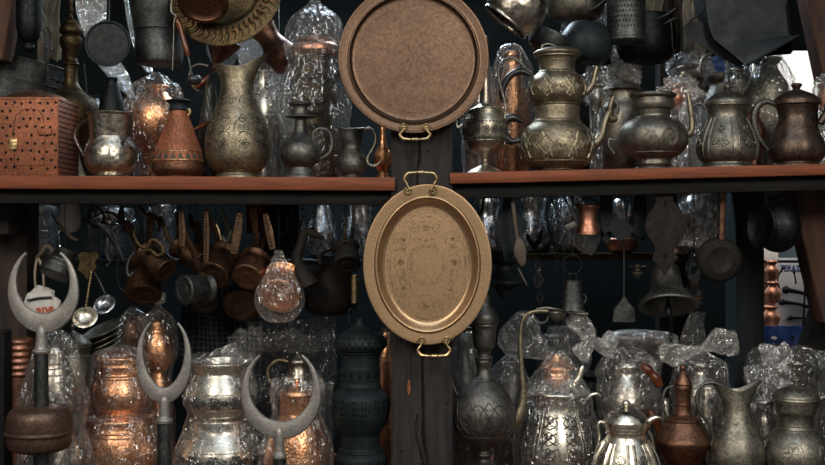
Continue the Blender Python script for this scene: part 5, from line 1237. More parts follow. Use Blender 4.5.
# vase-shaped dark board right of oval tray
v = flatshape('vase_shaped_board', 'flat dark vase-shaped wooden board hanging right of the oval tray', 'board', [(504, 198), (511, 198), (514, 210), (520, 214), (526, 222), (525, 232), (518, 240), (514, 250), (511, 260), (508, 262), (505, 260), (502, 250), (498, 240), (495, 230), (497, 220), (502, 212)], .12, 'iron_black', wirex=508, wirey=199)
v = V('wooden_spoon', 'long tan wooden spoon hanging before the vase-shaped board', 'spoon', 519, .06, 200, 286)
v.tube('handle', 'wood_spoon', [(512, 197), (514, 212), (516, 228), (518, 240)], [2, 2, 1.6, 1.6], flat=.6, fa=(0, 1, 0)); v.tube('bowl', 'wood_spoon', [(518, 238), (519.5, 244), (520, 252), (522, 262), (521.5, 266)], [1.5, 5, 6.4, 4, 1], flat=.3, fa=(0, 1, 0)); v.wire(512, 197, zu(1, 520))
v = V('iron_pick', 'thin pale iron pick hanging below the wooden spoon', 'pick', 524, .09, 266, 286); v.tube('pick', 'pewter', [(518, 268), (522, 276), (527, 285)], [1.6, 1, .5]); v.wire(518, 268, zu(1, 520))
# rooster
def prism(v, part, mat, pts, th=.006, sub=3, Yo=0):
    bm = bmesh.new(); q = cat([(float(a), float(b)) for a, b in pts], sub, closed=True); b_poly(bm, [v.p(a, b, Yo) for a, b in q], (0, 1, 0), th); return v.fin(part, bm, mat)
v = V('rooster_ornament', 'small flat black iron rooster on a stand in front of the silver vessels', 'ornament', 534.5, YB - .085, 229, 250, base=zsb_r)
prism(v, 'rooster', 'iron_black', [(526, 234), (528, 233), (530, 236), (533, 240), (537, 238), (539, 233), (540, 230), (543, 229.5), (542.5, 232), (542.5, 236), (541, 241), (538, 244), (536, 245), (535.5, 248), (533.5, 248), (533, 245), (530, 243), (527.5, 239)], .008, 2)
prism(v, 'stand', 'iron_black', [(527, 247.6), (542, 247.6), (542, 250), (527, 250)], .03, 1)
# square strap buckle, chain, rooster etc
v = V('strap_buckle', 'black strap with square pale-edged buckle end hanging under the right shelf', 'strap', 560, .08, 196, 232)
v.tube('strap', 'black_cloth', [(550, 196), (556, 210), (564, 222)], [1, 1, 1]); v.tube('strap', 'black_cloth', [(564, 197), (570, 208), (576, 222)], [1, 1.1, 1.1]); 
bm = bmesh.new(); b_box(bm, v.p(570.5, 226), (11 * v.k, .006, 6 * v.k), 0, Matrix.Rotation(-.5, 3, 'Y') if False else Matrix.Rotation(.45 * -1, 3, 'Y'), .001); v.fin('buckle', bm, 'pewter_dark'); v.wire(550, 196, zu(1, 560)); v.wire(564, 197, zu(1, 560))
v = V('copper_measure', 'waisted copper cup with darker rim hanging by an iron ring under the right shelf', 'cup', 588, .12, 202, 236)
v.lathe('body', 'copper_flat', [(11, 205), (11.8, 206.5), (9.5, 210), (8.6, 216), (9, 222), (11, 229), (11.6, 233), (10.5, 235), (0, 235.4)], op=12); v.lathe('rim_band', 'pewter_dark', [(11.4, 204), (12.6, 205), (12.2, 207.4), (11, 207.8), (0, 207.8)], op=0) if False else None
v.tube('ring', 'iron_grey', [(577, 206), (582, 200), (588, 198), (594, 200), (599, 205)], 1.0); v.wire(588, 198, zu(1, 588))
v = V('hanging_chain', 'thin rusty chain hanging from the right shelf to the balance pan', 'chain', 557, .2, 200, 306); v.chain(557, 308, zu(1, 557), 34, .3, .55, 'rust')
v = V('balance_pan', 'small dark balance pan on a pale bar hanging above the tall curved ewer spout', 'balance', 557, .2, 300, 325)
v.tube('beam', 'pewter', [(536, 309), (546, 308), (560, 310), (572, 313), (588, 314)], [1, 1.6, 1.6, 1.2, 1.4]); v.lathe('pan', 'pewter', [(9, 311), (9.5, 312.5), (8, 317), (5, 320), (2, 322), (0, 324)], cx=557, op=3); v.tube('pan', 'iron_grey', [(532, 318), (538, 323), (546, 322), (548, 316)], [1.5, 1.8, 1.8, 1.2]); v.wire(557, 310, zu(1, 557))
v = V('cowbell', 'grey metal cowbell hanging from a large iron ring under the right shelf', 'bell', 572.5, .14, 280, 312)
v.lathe('body', 'iron_grey', [(0, 280), (8, 280.4), (8.6, 281.5), (8.6, 281.5), (9.4, 292), (11.4, 308), (11.8, 310), (10, 309), (0, 306)], mod=lambda t, h, r: 1 - .22 * abs(math.cos(t)) ** 2)
v.tube('ring', 'iron', [(572.5 + 9.5 * math.cos(a), 264.5 + 9.5 * math.sin(a)) for a in [2 * PI * i / 14 for i in range(14)]], .75, closed=True); v.tube('loop', 'iron', [(569, 281), (569, 276), (572, 273.5), (576, 276), (576, 281)], .9); v.wire(572.5, 255.5, zu(1, 572), r=.6)
v.tube('side_hook', 'iron_grey', [(583, 294), (586, 297), (585, 302), (581, 303)], .8)
v = V('crystal_drop', 'dangling glass crystal drops hanging left of the thin rusty chain', 'crystal', 538, .3, 256, 306)
for (a, b, r) in ((538, 266, 5), (538, 280, 6.5), (540, 298, 4.5)): v.lathe('drop', 'glass', [(0, b - r * 1.5), (r * .5, b - r), (r, b), (r * .5, b + r), (0, b + r * 1.4)], seg=8, sub=1, cx=a)
v.wire(538, 258, zu(1, 540))
v = V('iron_spatula', 'flat grey iron spatula hanging with its blade down left of the big bell', 'spatula', 622, .2, 256, 323)
v.tube('handle', 'iron_grey', [(624, 240), (624, 270), (624, 298)], .9); prism(v, 'blade', 'iron_grey', [(623, 297), (625.5, 297), (628, 302), (634, 309), (635.5, 322), (612.5, 322), (614, 309), (620, 302)], .004, 1); v.wire(624, 240, zu(1, 622))
v = V('small_burner', 'tiny pewter burner with cross arms hanging between the spatula and the big bell', 'burner', 637.5, .3, 264, 280)
v.lathe('body', 'pewter', [(3, 264), (4, 266), (3, 270), (5.5, 273), (3, 277), (0, 279)]); v.tube('arm', 'pewter', [(629, 266), (637, 267), (646, 266)], .9); v.wire(637.5, 264, zu(1, 637))
# shield-shaped iron plate and bell
v = flatshape('iron_door_plate', 'dark pointed iron plate with two slots hanging in front of the big bell', 'plate', [(655, 186), (671, 186), (673, 200), (677, 206), (684, 215), (687, 226), (684, 236), (677, 244), (674, 252), (678, 258), (672, 264), (665, 276), (665, 276), (658, 266), (652, 259), (655, 251), (653, 243), (648, 236), (645, 226), (647, 216), (654, 206), (656, 198)], .05, 'rust', th=.006, wirex=664, wirey=187)
bm = bmesh.new(); b_box(bm, v.p(665, 204, -1.4), (2.2 * v.k, .001, 6 * v.k)); v.fin('slot', bm, 'black'); bm = bmesh.new(); b_box(bm, v.p(664.5, 256, -1.4), (3 * v.k, .001, 6 * v.k)); v.fin('slot', bm, 'black')
v = V('hanging_bell', 'large weathered bell with flared mouth and clapper hanging below the pointed iron plate', 'bell', 667, .13, 262, 318).tilt(roll=2, pitch=-25)
v.lathe('body', 'pewter_dark', [(0, 262), (8, 262.5), (12.5, 266), (14, 272), (15, 282), (17, 290), (21, 297), (27, 303), (29, 306), (28.4, 308), (26, 307), (26, 307), (20, 301), (15, 290), (12, 270), (0, 267)], extra=None, seg=56)
v.tube('clapper', 'iron', [(667, 275), (667, 300), (667, 312), (667, 318)], [1.2, 1.4, 4, 2.5]); v.wire(667, 264, zu(1, 667), r=.6)
v = V('long_chain', 'dark chain hanging straight down below the big bell', 'chain', 671, .3, 318, 400); v.chain(671, 420, zu(1, 671), 70, .45, .6, 'iron')
v = V('hanging_frying_pan', 'dark rusty frying pan with long reddish handle hanging right of the pointed iron plate', 'frying pan', 720, .1, 240, 284)
bm = bmesh.new(); k = v.k; q = [(max(a, 0), b) for a, b in cat([(22., -4.), (23., -3.), (22.2, -1.), (20.5, 0.5), (13, 2.), (13, 2.), (12, 1.2), (10.5, 2.), (0, 2.)], 3)]
pr_ = [(r * k, -h * k) for r, h in q]
b_lathe(bm, v.p(720.5, 260), (0.05, 1, 0), [(r * k, h * k) for r, h in [(0, 0), (12, 0), (13, -.6), (14, 0), (19, .6), (22, 3), (23, 6), (22, 6.5), (20, 3), (0, 2)]], 44)
b_poly(bm, [v.p(698, 252, 5), v.p(702, 248, 5), v.p(702, 256, 5)], (0, 1, 0), .004); v.fin('pan', bm, 'rust')
v.tube('handle', 'copper_dark', [(723, 240, 3), (723, 222, 2), (723.5, 200, 1), (723.5, 190, 0)], [3, 2.8, 3.2, 3.4], flat=.35, fa=(0, 1, 0)); v.wire(723.5, 192, zu(1, 720))
v = V('tilted_kettle', 'dark round kettle with wide tin mouth hanging sideways before the right-hand opening', 'kettle', 776, .10, 200, 252)
bm = bmesh.new(); k = v.k; q = cat([(0., 0.), (12, .5), (20, 5.), (25, 14.), (24, 24.), (18, 31), (17, 33), (22, 37), (23., 38), (21.5, 38), (16, 33), (0, 28)], 4); q = [(max(a, 0), b) for a, b in q]
b_lathe(bm, v.p(795, 228, 6), (-1, -.30, .04), [(r * k, h * k) for r, h in q], 48); v.fin('body', bm, 'iron')
v.tube('handle', 'iron', [(764, 206), (770, 199), (779, 197), (785, 192), (790, 184)], [1.4, 1.6, 1.6, 1.4, 1.2]); v.wire(790, 186, zu(1, 790))
v.lathe('rim', 'brass_dull', [(0, 0)], seg=3) if False else None
v = V('hanging_oil_lamp', 'glass oil lamp with ribbed base hanging between the big bell and the frying pan', 'oil lamp', 694, .24, 258, 306)
v.lathe('chimney', 'glass', [(3, 250), (3.5, 256), (8, 266), (8, 274), (4, 282), (0, 282)]); v.lathe('burner', 'pewter', [(4, 279), (5, 281), (4, 284), (0, 284)]); v.lathe('font', 'glass', [(4, 284), (8, 288), (9.5, 293), (7, 299), (6, 301), (8, 304), (0, 305)]); v.lathe('base_ring', 'copper_rim', [(9, 296), (10, 297), (9, 298.5), (0, 298.5)], sub=1); v.wire(694, 251, zu(1, 694))
sheet('plastic_bag', 'clear crumpled plastic hanging between the iron plate and the reddish pan handle', [(678, 188), (677, 210), (676, 230), (668, 246)], [(716, 188), (718, 206), (720, 226), (712, 246)], .34, 'bag_milky', 12)
sheet('plastic_bag', 'tall clear plastic tip rising behind the bow-tied bag', [(690, 312), (684, 326), (678, 346), (672, 372)], [(706, 312), (704, 324), (706, 340), (708, 372)], .34, 'bag', 13)
sheet('plastic_bag', 'crumpled plastic scrap hanging beside the waisted copper cup', [(563, 206), (566, 224), (568, 240), (578, 250)], [(594, 206), (600, 226), (600, 240), (592, 256)], .36, 'bag_milky', 14)
v = V('dark_lantern', 'dark metal lamp hanging behind the wooden spoon next to the oval tray', 'lamp', 504, .24, 252, 300)
v.lathe('body', 'iron_black', [(8, 252), (16, 256), (14, 262), (8, 266), (12, 274), (20, 280), (20, 284), (10, 288), (5, 296), (0, 300)]); v.wire(504, 254, zu(1, 504))
v = V('iron_loop', 'dark curved iron loop hanging beside the top of the oval tray', 'loop', 480, .14, 196, 216); v.tube('loop', 'iron', [(483, 194), (483, 206), (480, 214), (474, 214)], 1.4); v.wire(483, 195, zu(1, 483))
# dark ornamental frame around silver jug
v = flatshape('ornamental_bracket', 'black cut-out iron ornament hanging in front of the framed silver jug', 'ornament', [(602, 228), (608, 226), (612, 220), (618, 219), (624, 219), (629, 224), (634, 228), (644, 232), (640, 238), (632, 232), (626, 238), (620, 240), (614, 237), (610, 231), (604, 234)], .14, 'iron_black', wirex=621, wirey=222, part='ornament')
for x, nm in ((606, 'left'), (640, 'right')):
    v = flatshape('iron_bar', 'upright dark iron bar on the %s of the framed silver jug' % nm, 'bar', [(x - 5, 196), (x + 5, 196), (x + 6, 216), (x + 4, 240), (x - 4, 240), (x - 6, 216)], .16, 'iron_black', wirex=x, wirey=197, part='bar')
# ================= CRESCENT FINIALS
def finial(label, cx, cy, Rx, Ry, wm, w0, amax, Y, stem, pole, orb=None, th=3.0, side=1.0, lean=0):
    v = V('crescent_finial', label, 'finial', cx, Y, cy - Ry, cy + Ry, base=CT); v.zb = CZ + (232.5 - cy - Ry) * v.k; k = v.k; RyU = Ry * {1: 1.12}.get(int(cx < 50), 1.04)
    v.o = Vector((v.o.x, Y, CT))
    bm = bmesh.new(); rings = []; n = 64; seg = 12
    for i in range(n + 1):
        a = math.radians(-amax + 2 * amax * i / n); w_ = w0 + wm * abs(math.cos(a / 2)) ** (2.2 * side)
        ox, oy = cx + Rx * math.sin(a), cy + (Ry if math.cos(a) > 0 else RyU) * math.cos(a)
        nx, ny = math.sin(a) / Rx, math.cos(a) / Ry; L_ = math.hypot(nx, ny); nx /= L_; ny /= L_
        if a: nx2 = math.sin(a); ny2 = math.cos(a); nx, ny = (nx + nx2) / 2, (ny + ny2) / 2
        mx, my = ox - nx * w_ / 2, oy - ny * w_ / 2
        ring = []
        for j in range(seg):
            t = 2 * PI * j / seg; c_, s_ = math.cos(t), math.sin(t)
            px = mx + nx * w_ / 2 * c_; py = my + ny * w_ / 2 * c_
            d = th * (.35 + .65 * min(1, w_ / 8)) * (1 if s_ > 0 else -1) * abs(s_) ** .6
            ring.append(bm.verts.new(v.p(px + lean * (cy - py), py, d)))
        rings.append(ring)
    for a, b in zip(rings, rings[1:]):
        for j in range(seg): bm.faces.new((a[j], a[(j + 1) % seg], b[(j + 1) % seg], b[j]))
    bm.faces.new(rings[0]); bm.faces.new(rings[-1]); v.fin('crescent', bm, 'crescent')
    v.lathe('socket', 'crescent', stem, cx=pole[0])
    zf = (232.5 - (CT - CZ) / k)
    v.lathe('pole', 'pole_dark', [(pole[1], pole[3]), (pole[1], pole[3]), (pole[2], zf - 4), (pole[2], zf - 4), (22, zf - 3), (24, zf), (0, zf)], cx=pole[0], sub=2)
    if orb: v.lathe('orb', 'orb', orb, cx=pole[0] - 2, seg=64)
    return v
k_ = 1
finial('tall grey metal crescent on a pole with a brown ball at far left', 43.5, 292, 35.7, 41.5, 18.5, 2.2, 150, -.16, [(3, 326), (5, 331), (5.5, 338), (6.5, 348), (9, 350), (9, 352), (7, 354), (0, 354)], (41.5, 6.6, 8, 353),
       [(7, 406), (14, 406.2), (26, 408.5), (31, 415), (32, 426), (32, 430), (33.5, 431), (33.5, 433), (32, 434), (31.5, 441), (28, 448), (17, 452), (7, 453), (0, 453)])
finial('narrow grey metal crescent finial standing between the copper and silver wrapped pots', 164, 360.5, 28, 43, 14.5, 1.6, 149, -.14, [(3, 396), (5, 400), (5.3, 410), (5.5, 417), (8, 419), (8, 421.5), (7, 423), (0, 423)], (164.5, 6.8, 8, 422))
finial('lower grey metal crescent finial in front of the wrapped copper coffee pot', 281, 394, 40, 45.5, 16.5, 1.6, 147, -.15, [(3, 428), (4.6, 434), (4.8, 450), (5.5, 453), (7, 454), (7.2, 457), (6, 458), (0, 458)], (279.5, 6.5, 8, 457))
# ================= LOWER ROW LEFT
def low(name, label, c, cx, Y, yt, yb, group=None): return V(name, label, c, cx, Y, yt, yb, base=CT, group=group)
v = low('wrapped_silver_pot', 'silvery pot in a cloudy plastic bag behind the far left crescent pole', 'wrapped pot', 55, .01, 330, 502)
v.lathe('body', 'silver_h', [(10, 346), (12, 350), (14, 362), (17, 370), (20, 384), (21, 396), (17, 408), (14, 416), (22, 440), (26, 462), (20, 502), (0, 502)], extra=lambda bm, s: rings_rel(bm, s, (362, 366, 372), .7))
v.bag([(6, 330), (12, 336), (20, 348), (26, 366), (30, 384), (33, 398), (30, 408), (31, 425), (36, 448), (38, 470), (34, 498)], 'bag', 1.9, folds=9, seed=11, dy=0)
v = low('lidded_silver_pot', 'ribbed silvery lidded pot standing left of the wrapped copper pots', 'pot', 72, .42, 328, 470)
v.lathe('body', 'pewter', [(17, 346), (18, 348), (17, 352), (18, 356), (20, 364), (22, 376), (22, 400), (15, 430), (16, 470), (0, 470)], extra=lambda bm, s: rings_rel(bm, s, (350, 353, 356), .6)); v.lathe('lid', 'pewter', [(0, 323), (2.5, 324), (3.5, 327), (2, 330), (4, 332), (12, 336), (18, 342), (19, 345), (17, 348), (0, 348)])
v = low('ribbed_copper_drum', 'ribbed copper drum behind the far left crescent, beside the dark post', 'drum', 17, .20, 338, 480)
v.lathe('body', 'copper_flat', [(14, 338), (16, 340), (16, 342)] + [(16 + (.9 if i % 2 else -.4), 344 + i * 3) for i in range(12)] + [(17, 382), (18, 478), (0, 480)])
v = low('dull_copper_pitcher', 'dull copper pitcher mostly hidden between the left wrapped bag and the copper pots', 'pitcher', 88, .31, 395, 490)
v.lathe('body', 'copper_dark', [(5, 396), (6, 399), (5, 405), (8, 414), (12, 428), (12, 450), (9, 486), (0, 490)]); v.tube('handle', 'copper_dark', [(84, 404), (78, 402), (75, 408), (78, 414)], 1.3)
# double copper pot
def copperlow(bm, s): rings_rel(bm, s, (370, 373, 376, 379), .8)
v = low('wrapped_copper_double_pot', 'large bright copper double pot in clear plastic behind the left and middle crescents', 'wrapped pot', 120, .16, 345, 503)
v.lathe('lower_pot', 'copper', [(22, 419), (31, 420.5), (33, 423), (32.5, 428), (34, 434), (38, 445), (40, 458), (39, 474), (32, 488), (25, 503), (0, 503)], seg=60, extra=lambda bm, s: rings_rel(bm, s, (428, 434, 438), .7))
v.lathe('upper_pot', 'copper', [(20, 356), (22.5, 358), (22, 364), (23, 367), (22, 372), (24, 378), (28, 387), (30, 397), (28, 408), (24, 415), (22, 420), (0, 420)], seg=60, extra=copperlow)
v.lathe('lid', 'copper_flat', [(0, 347), (6, 348), (14, 351), (19, 355), (19, 358), (0, 358)])
v.bag([(6, 346), (14, 348), (22, 352), (26, 362), (28, 375), (32, 390), (33.5, 402), (30, 416), (35, 421), (38, 432), (42, 448), (44, 466), (41, 486), (36, 501)], 'bag', 1.6, folds=12, seed=12, cx=120.5)
v.ear((104, 362, -6), (134, 352, -8), 6, 'bag', seed=3)
v = low('wrapped_copper_vase', 'bright copper vase knotted in clear plastic, standing behind the middle crescent', 'wrapped vase', 158, .33, 296, 480)
v.lathe('body', 'copper', [(6, 320), (8, 323), (9, 329), (12, 336), (15, 344), (16, 355), (14.5, 364), (9, 370), (8, 374), (13, 392), (14, 440), (12, 480), (0, 480)], extra=lambda bm, s: rings_rel(bm, s, (329, 333), .6))
v.bag([(2.5, 304), (5, 309), (12, 315), (17, 324), (18, 340), (18, 356), (14, 370), (13, 390), (17, 420), (16, 470)], 'bag', 1.6, seed=13, knot=304); v.ear((158, 306), (160, 292), 6, seed=5)
v = low('brown_wrapped_vase', 'brown vase in dull plastic just left of the knotted copper vase', 'wrapped vase', 133, .43, 306, 480)
v.lathe('body', 'copper_dark', [(6, 318), (10, 324), (12, 336), (11, 350), (9, 372), (12, 420), (10, 480), (0, 480)]); v.bag([(3, 307), (9, 313), (14, 324), (16, 344), (15, 366), (14, 400), (14, 470)], 'bag', 1.4, seed=14)
v = low('flat_silver_dishes', 'stack of tilted silvery dishes wedged behind the copper pots on the left', 'dishes', 104, .52, 330, 470)
v.T = None
for i in range(4):
    bm = bmesh.new(); b_lathe(bm, v.p(104 + i * .5, 352 - i * 6, i * 2), (-.35, -.25, .9), [(a * v.k, b * v.k) for a, b in [(0, 0), (14, 0), (20, 3), (24, 6), (23.6, 6.6), (19, 3.8), (0, 1)]], 40); v.fin('dish', bm, 'pewter')
bm = bmesh.new(); b_lathe(bm, Vector((v.o.x, v.Y, 0)), (0, 0, 1), [(14 * v.k, CT), (12 * v.k, v.z(400)), (16 * v.k, v.z(356)), (0, v.z(355))], 32); v.fin('stand', bm, 'iron_grey')
# silver double pot
def silv(y0, n, r=1.15): return lambda bm, s: (band_flowers(y0, 6.4, n, r, 1)(bm, s), rings_rel(bm, s, (y0 - 9, y0 + 8), .5))
v = low('wrapped_silver_double_pot', 'large engraved silver double pot in clear plastic right of the narrow crescent', 'wrapped pot', 221, .16, 352, 503)
v.lathe('lower_pot', ['silver', 'niello'], [(24, 420), (30, 421.5), (31, 424), (30, 428), (31, 434), (37, 444), (42.5, 456), (43, 470), (38, 484), (30, 494), (26, 503), (0, 503)], seg=64, extra=lambda bm, s: (silv(461, 12)(bm, s), [beads(bm, s, y, 50, .7) for y in (431,)]))
v.lathe('upper_pot', ['silver', 'niello'], [(30, 361.5), (31, 363), (29.5, 366), (26, 369), (25.5, 374), (29, 382), (33.5, 393), (34, 403), (30, 413), (24, 420), (0, 420.5)], seg=64, op=16, extra=silv(402, 10))
v.bag([(30, 355), (32, 358), (33, 364), (30, 373), (35, 390), (37.5, 402), (34, 414), (34, 422), (39, 436), (46, 452), (47.5, 468), (43, 486), (36, 501)], 'bag', 2.0, folds=9, seed=15)
v.ear((250, 372, -6), (226, 352, -6), 7, 'bag', seed=7); v.ear((196, 372, 4), (238, 348, 6), 8, 'bag', seed=8)
# copper coffee pot wrapped
v = low('wrapped_copper_coffee_pot', 'copper coffee pot with fluted collar in clear plastic behind the lower right crescent', 'wrapped pot', 297, .06, 372, 503)
def fl(bm, s):
    for i in range(36): b_tube(bm, [s.S(2 * PI * i / 36, y, .1) for y in (395, 400, 406, 412)], .55 * s.k, 5, 0, 1, smooth=False)
v.lathe('body', 'copper', [(16, 392), (16.5, 394), (16, 398), (16, 412), (18, 416), (20, 418), (26, 430), (31, 446), (33, 462), (31, 480), (26, 503), (0, 503)], seg=60, extra=fl)
v.lathe('lid', 'copper', [(0, 378), (2, 379), (3, 382), (2, 385), (8, 386.5), (15, 389), (18, 392), (17, 394), (0, 394)])
v.bag([(22, 378), (24, 382), (26, 392), (24, 404), (24, 414), (30, 428), (36, 446), (38, 464), (36, 484), (32, 501)], 'bag', 1.6, seed=16)
v = low('silver_handled_ewer', 'silvery ewer with a hooped handle seen through the plastic above the lower right crescent', 'ewer', 299, .31, 348, 480)
v.lathe('body', 'silver_h', [(0, 350), (4, 352), (8, 357), (11, 361), (10, 366), (12, 374), (16, 386), (18, 420), (14, 480), (0, 480)]); v.tube('handle', 'brass', [(290, 362), (278, 360), (269, 367), (268, 377), (274, 386)], 1.4)
# heap of clear plastic sheets
def drape(name, label, x0, x1, y0, y1, Y, seed, mat='bag', base=CT, amp=.03, skew=0):
    bm = bmesh.new(); nx, ny = 70, 44; g = []
    for j in range(ny + 1):
        row = []
        for i in range(nx + 1):
            u = i / nx; t = j / ny
            x = x0 + (x1 - x0) * u + 5 * noise.noise(Vector((t * 4, seed, u * 2))); y = y0 + (y1 - y0) * t + skew * (u - .5) + 5 * noise.noise(Vector((u * 4, seed, 5 + t)))
            n1 = noise.noise(Vector((u * 4, t * 5, seed))); n2 = abs(noise.noise(Vector((u * 7 + t * 3, t * 9, seed + 2)))); n3 = abs(noise.noise(Vector((u * 17, t * 14 + u * 6, seed + 5))))
            p = P(x, y, Y); p.y += amp * (n1 + n2 + .4 * n3); row.append(bm.verts.new(p))
        g.append(row)
    for j in range(ny):
        for i in range(nx): bm.faces.new((g[j][i], g[j][i + 1], g[j + 1][i + 1], g[j + 1][i]))
    return tag(finish(name, bm, mat, P((x0 + x1) / 2, y1, Y)), label, 'plastic sheet')
drape('plastic_sheet', 'folded clear plastic sheet draped over the ewer left of the black lantern', 246, 336, 320, 480, .21, 1, 'bag_thin', skew=-4)
drape('plastic_sheet', 'upper layer of folded clear plastic with a shiny crease left of the black lantern', 262, 336, 332, 352, .27, 2, 'bag', amp=.05)
drape('plastic_sheet', 'crumpled clear plastic lying on the rim of the silver double pot', 226, 262, 330, 366, .17, 4, 'bag', skew=-12)
drape('plastic_sheet', 'crumpled clear film beside the right arm of the lower right crescent', 316, 334, 382, 480, .13, 5, 'bag')
# black lantern
v = low('black_pierced_lantern', 'tall black pierced metal lantern with ring on top left of the centre post', 'lantern', 360.5, .06, 318, 505)
def ph(bm, s):
    holes(bm, s, [(2 * PI * (i + .5 * (j % 2)) / 26, y) for j, y in enumerate((336.5, 341.5, 346)) for i in range(26)], 1.25, 'round')
v.lathe('cap', ['iron_black', 'black'], [(3, 318), (4.5, 320), (6, 324), (9, 327.5), (15, 330.5), (22, 335), (26, 341), (26.5, 345), (24, 349), (21, 351.5), (19.5, 353), (0, 353)], seg=64, extra=ph)
def pn(bm, s):
    rings_rel(bm, s, (356, 370, 379, 388), .8)
    for i in range(14): holes(bm, s, [(2 * PI * i / 14, 374.5)], 3.2, 'star' if i % 2 else 'diamond')
v.lathe('neck', ['iron_black', 'black'], [(19.5, 352), (19, 354), (19, 366), (19.5, 368), (19.5, 382), (20.5, 385), (20.5, 389), (21, 391), (0, 391)], seg=64, extra=pn)
def pb(bm, s):
    rings_rel(bm, s, (438, 446, 449), .6)
    holes(bm, s, [(2 * PI * i / 8 + dx * .105, y + abs(dx) * 0) for i in range(8) for dx in (-2, -1, 1, 2) for y in (399, 405, 411, 417) if not (y == 417 and abs(dx) == 2)], 1.5, 'drop')
    holes(bm, s, [(2 * PI * i / 8 + dx * .105, 423) for i in range(8) for dx in (-1, 1)], 1.4, 'drop')
v.lathe('globe', ['iron_black', 'black'], [(20, 389), (24, 391.5), (28, 396), (29.5, 404), (28.5, 416), (24, 427), (20.5, 433), (19.5, 436), (19.5, 446), (20.5, 448), (21, 452), (0, 452)], seg=64, extra=pb)
v.lathe('base', ['iron_black', 'black'], [(20, 450), (24, 454), (26, 457), (26.5, 464), (25, 480), (28, 505), (0, 505)], seg=64, extra=lambda bm, s: holes(bm, s, [(2 * PI * i / 16, 461) for i in range(16)], 2.6, 'star'))
v.tube('ring', 'iron_black', [(351.5 + 6.2 * math.cos(a) * .55 + 5 * math.sin(a) * .5 + 1, 318 + 8.6 * math.sin(a) - 2 * math.cos(a)) for a in [2 * PI * i / 14 for i in range(14)]], .9, closed=True)
v = low('slim_copper_vase', 'slim copper vase glowing between the black lantern and the centre post', 'vase', 386, .26, 330, 482)
v.lathe('body', 'copper', [(4, 332), (5, 335), (4, 342), (7, 352), (9, 372), (7, 390), (5, 400), (9, 420), (11, 440), (8, 482), (0, 482)]); v.bag([(3, 328), (8, 336), (12, 360), (11, 390), (13, 420), (13, 475)], 'bag_thin', 1, seed=3)
# ================= LOWER ROW RIGHT
v = low('onion_ewer', 'tall dark pewter ewer with spire lid, engraved round belly and long curved spout', 'ewer', 484, .07, 283, 500)
def ow(bm, s):
    rings_rel(bm, s, (431, 379), .5)
    for i in range(9): rel(bm, s, 2 * PI * i / 9 + .1, 412, leafx(10.5, 15), .6, 1, .05)
v.lathe('body', ['pewter_dark', 'niello'], [(6.5, 357), (8.5, 360), (8, 363), (7, 368), (9, 374), (15, 381), (24, 391), (31, 405), (32, 415), (29, 427), (22, 437), (11, 443), (7, 446), (5.5, 449), (8, 452), (6, 456), (9, 460), (17, 466), (22, 480), (26, 500), (0, 500)], seg=64, extra=ow)
v.lathe('neck', 'pewter_dark', [(13, 323), (13.4, 325), (12, 328), (11.5, 338), (10.5, 345), (7, 350), (6.5, 354), (9, 355.5), (9, 357.5), (6.5, 359), (0, 359)]); v.lathe('lid', 'pewter_dark', [(0, 283), (1.4, 284), (2, 289), (4, 292), (6, 297), (6.5, 304), (10, 309), (14, 315), (14.5, 320), (12.5, 323.5), (0, 323.5)])
v.tube('spout', 'pewter_warm', [(508, 424), (516, 417), (522, 405), (523.5, 388), (521.5, 365), (520.5, 340), (521.5, 325), (525, 316), (531, 312), (540, 310.5), (548, 311)], [7, 6.4, 5, 3.6, 2.6, 2.2, 2, 2, 2, 2, 1.8])
v.tube('handle', 'pewter_dark', [(460, 400, 10), (452, 380, 14), (452, 350, 14), (462, 332, 12), (475, 328, 8)], 1.8)
for nm, lab, c, cx, Y_, yt, mt, pr in (('wrapped_dark_vase', 'dark glassy vase in plastic squeezed between the oval tray and the tall onion ewer', 'wrapped vase', 464, .30, 330, 'pewter_dark', [(7, 334), (8, 338), (6, 350), (8, 362), (14, 384), (15, 410), (12, 482), (0, 482)]),
        ('wrapped_brown_vase', 'vase in a clear bag directly behind the tall curved spout', 'wrapped vase', 510, .36, 360, 'pewter_dark', [(7, 362), (6, 370), (12, 390), (18, 420), (14, 482), (0, 482)]),
        ('wrapped_low_pot', 'dim pot in crumpled plastic at the foot of the onion ewer', 'wrapped pot', 536, .50, 400, 'iron_grey', [(9, 402), (12, 406), (16, 420), (17, 440), (12, 482), (0, 482)])):
    v = low(nm, lab, c, cx, Y_, yt, 482); v.lathe('body', mt, pr); r0 = max(p[0] for p in pr)
    v.bag([(2.5, yt - 6), (r0 * .6, yt + 2), (r0 + 1, yt + 18), (r0 + 4, yt + 44), (r0 + 6, yt + 70), (r0 + 5, 478)], 'bag', 2.2, seed=cx)
v = low('wrapped_brass_jug', 'engraved silver coffee pot with copper cap in clear plastic beside the long curved spout', 'wrapped pot', 557, .18, 352, 503)
def wj(bm, s):
    for i in range(8):
        th = 2 * PI * i / 8
        for d in (-.07, .07): b_tube(bm, [s.S(th + d, y, .1) for y in range(412, 500, 6)], .5 * s.k, 5, 0, 1, smooth=False)
        for y in (424, 440, 456, 472): rel(bm, s, th + PI / 8, y, leafx(8, 7) + [spiral(0, 0, 3, 0, 1.3)], .7, 1)
v.lathe('body', ['silver', 'niello'], [(24, 394), (26, 397), (25, 402), (23, 408), (24, 416), (28, 430), (33, 446), (35, 462), (32, 482), (27, 503), (0, 503)], seg=64, extra=wj)
v.lathe('lid', 'silver', [(9, 378), (13, 380), (22, 386), (31, 393), (32, 396), (29, 399), (25, 400), (0, 400)], seg=56)
v.lathe('copper_cap', 'copper', [(0, 354), (4, 354.6), (6, 358), (9, 362), (15, 367), (16, 370), (13, 372), (13, 376), (15, 378), (12, 380), (0, 380)])
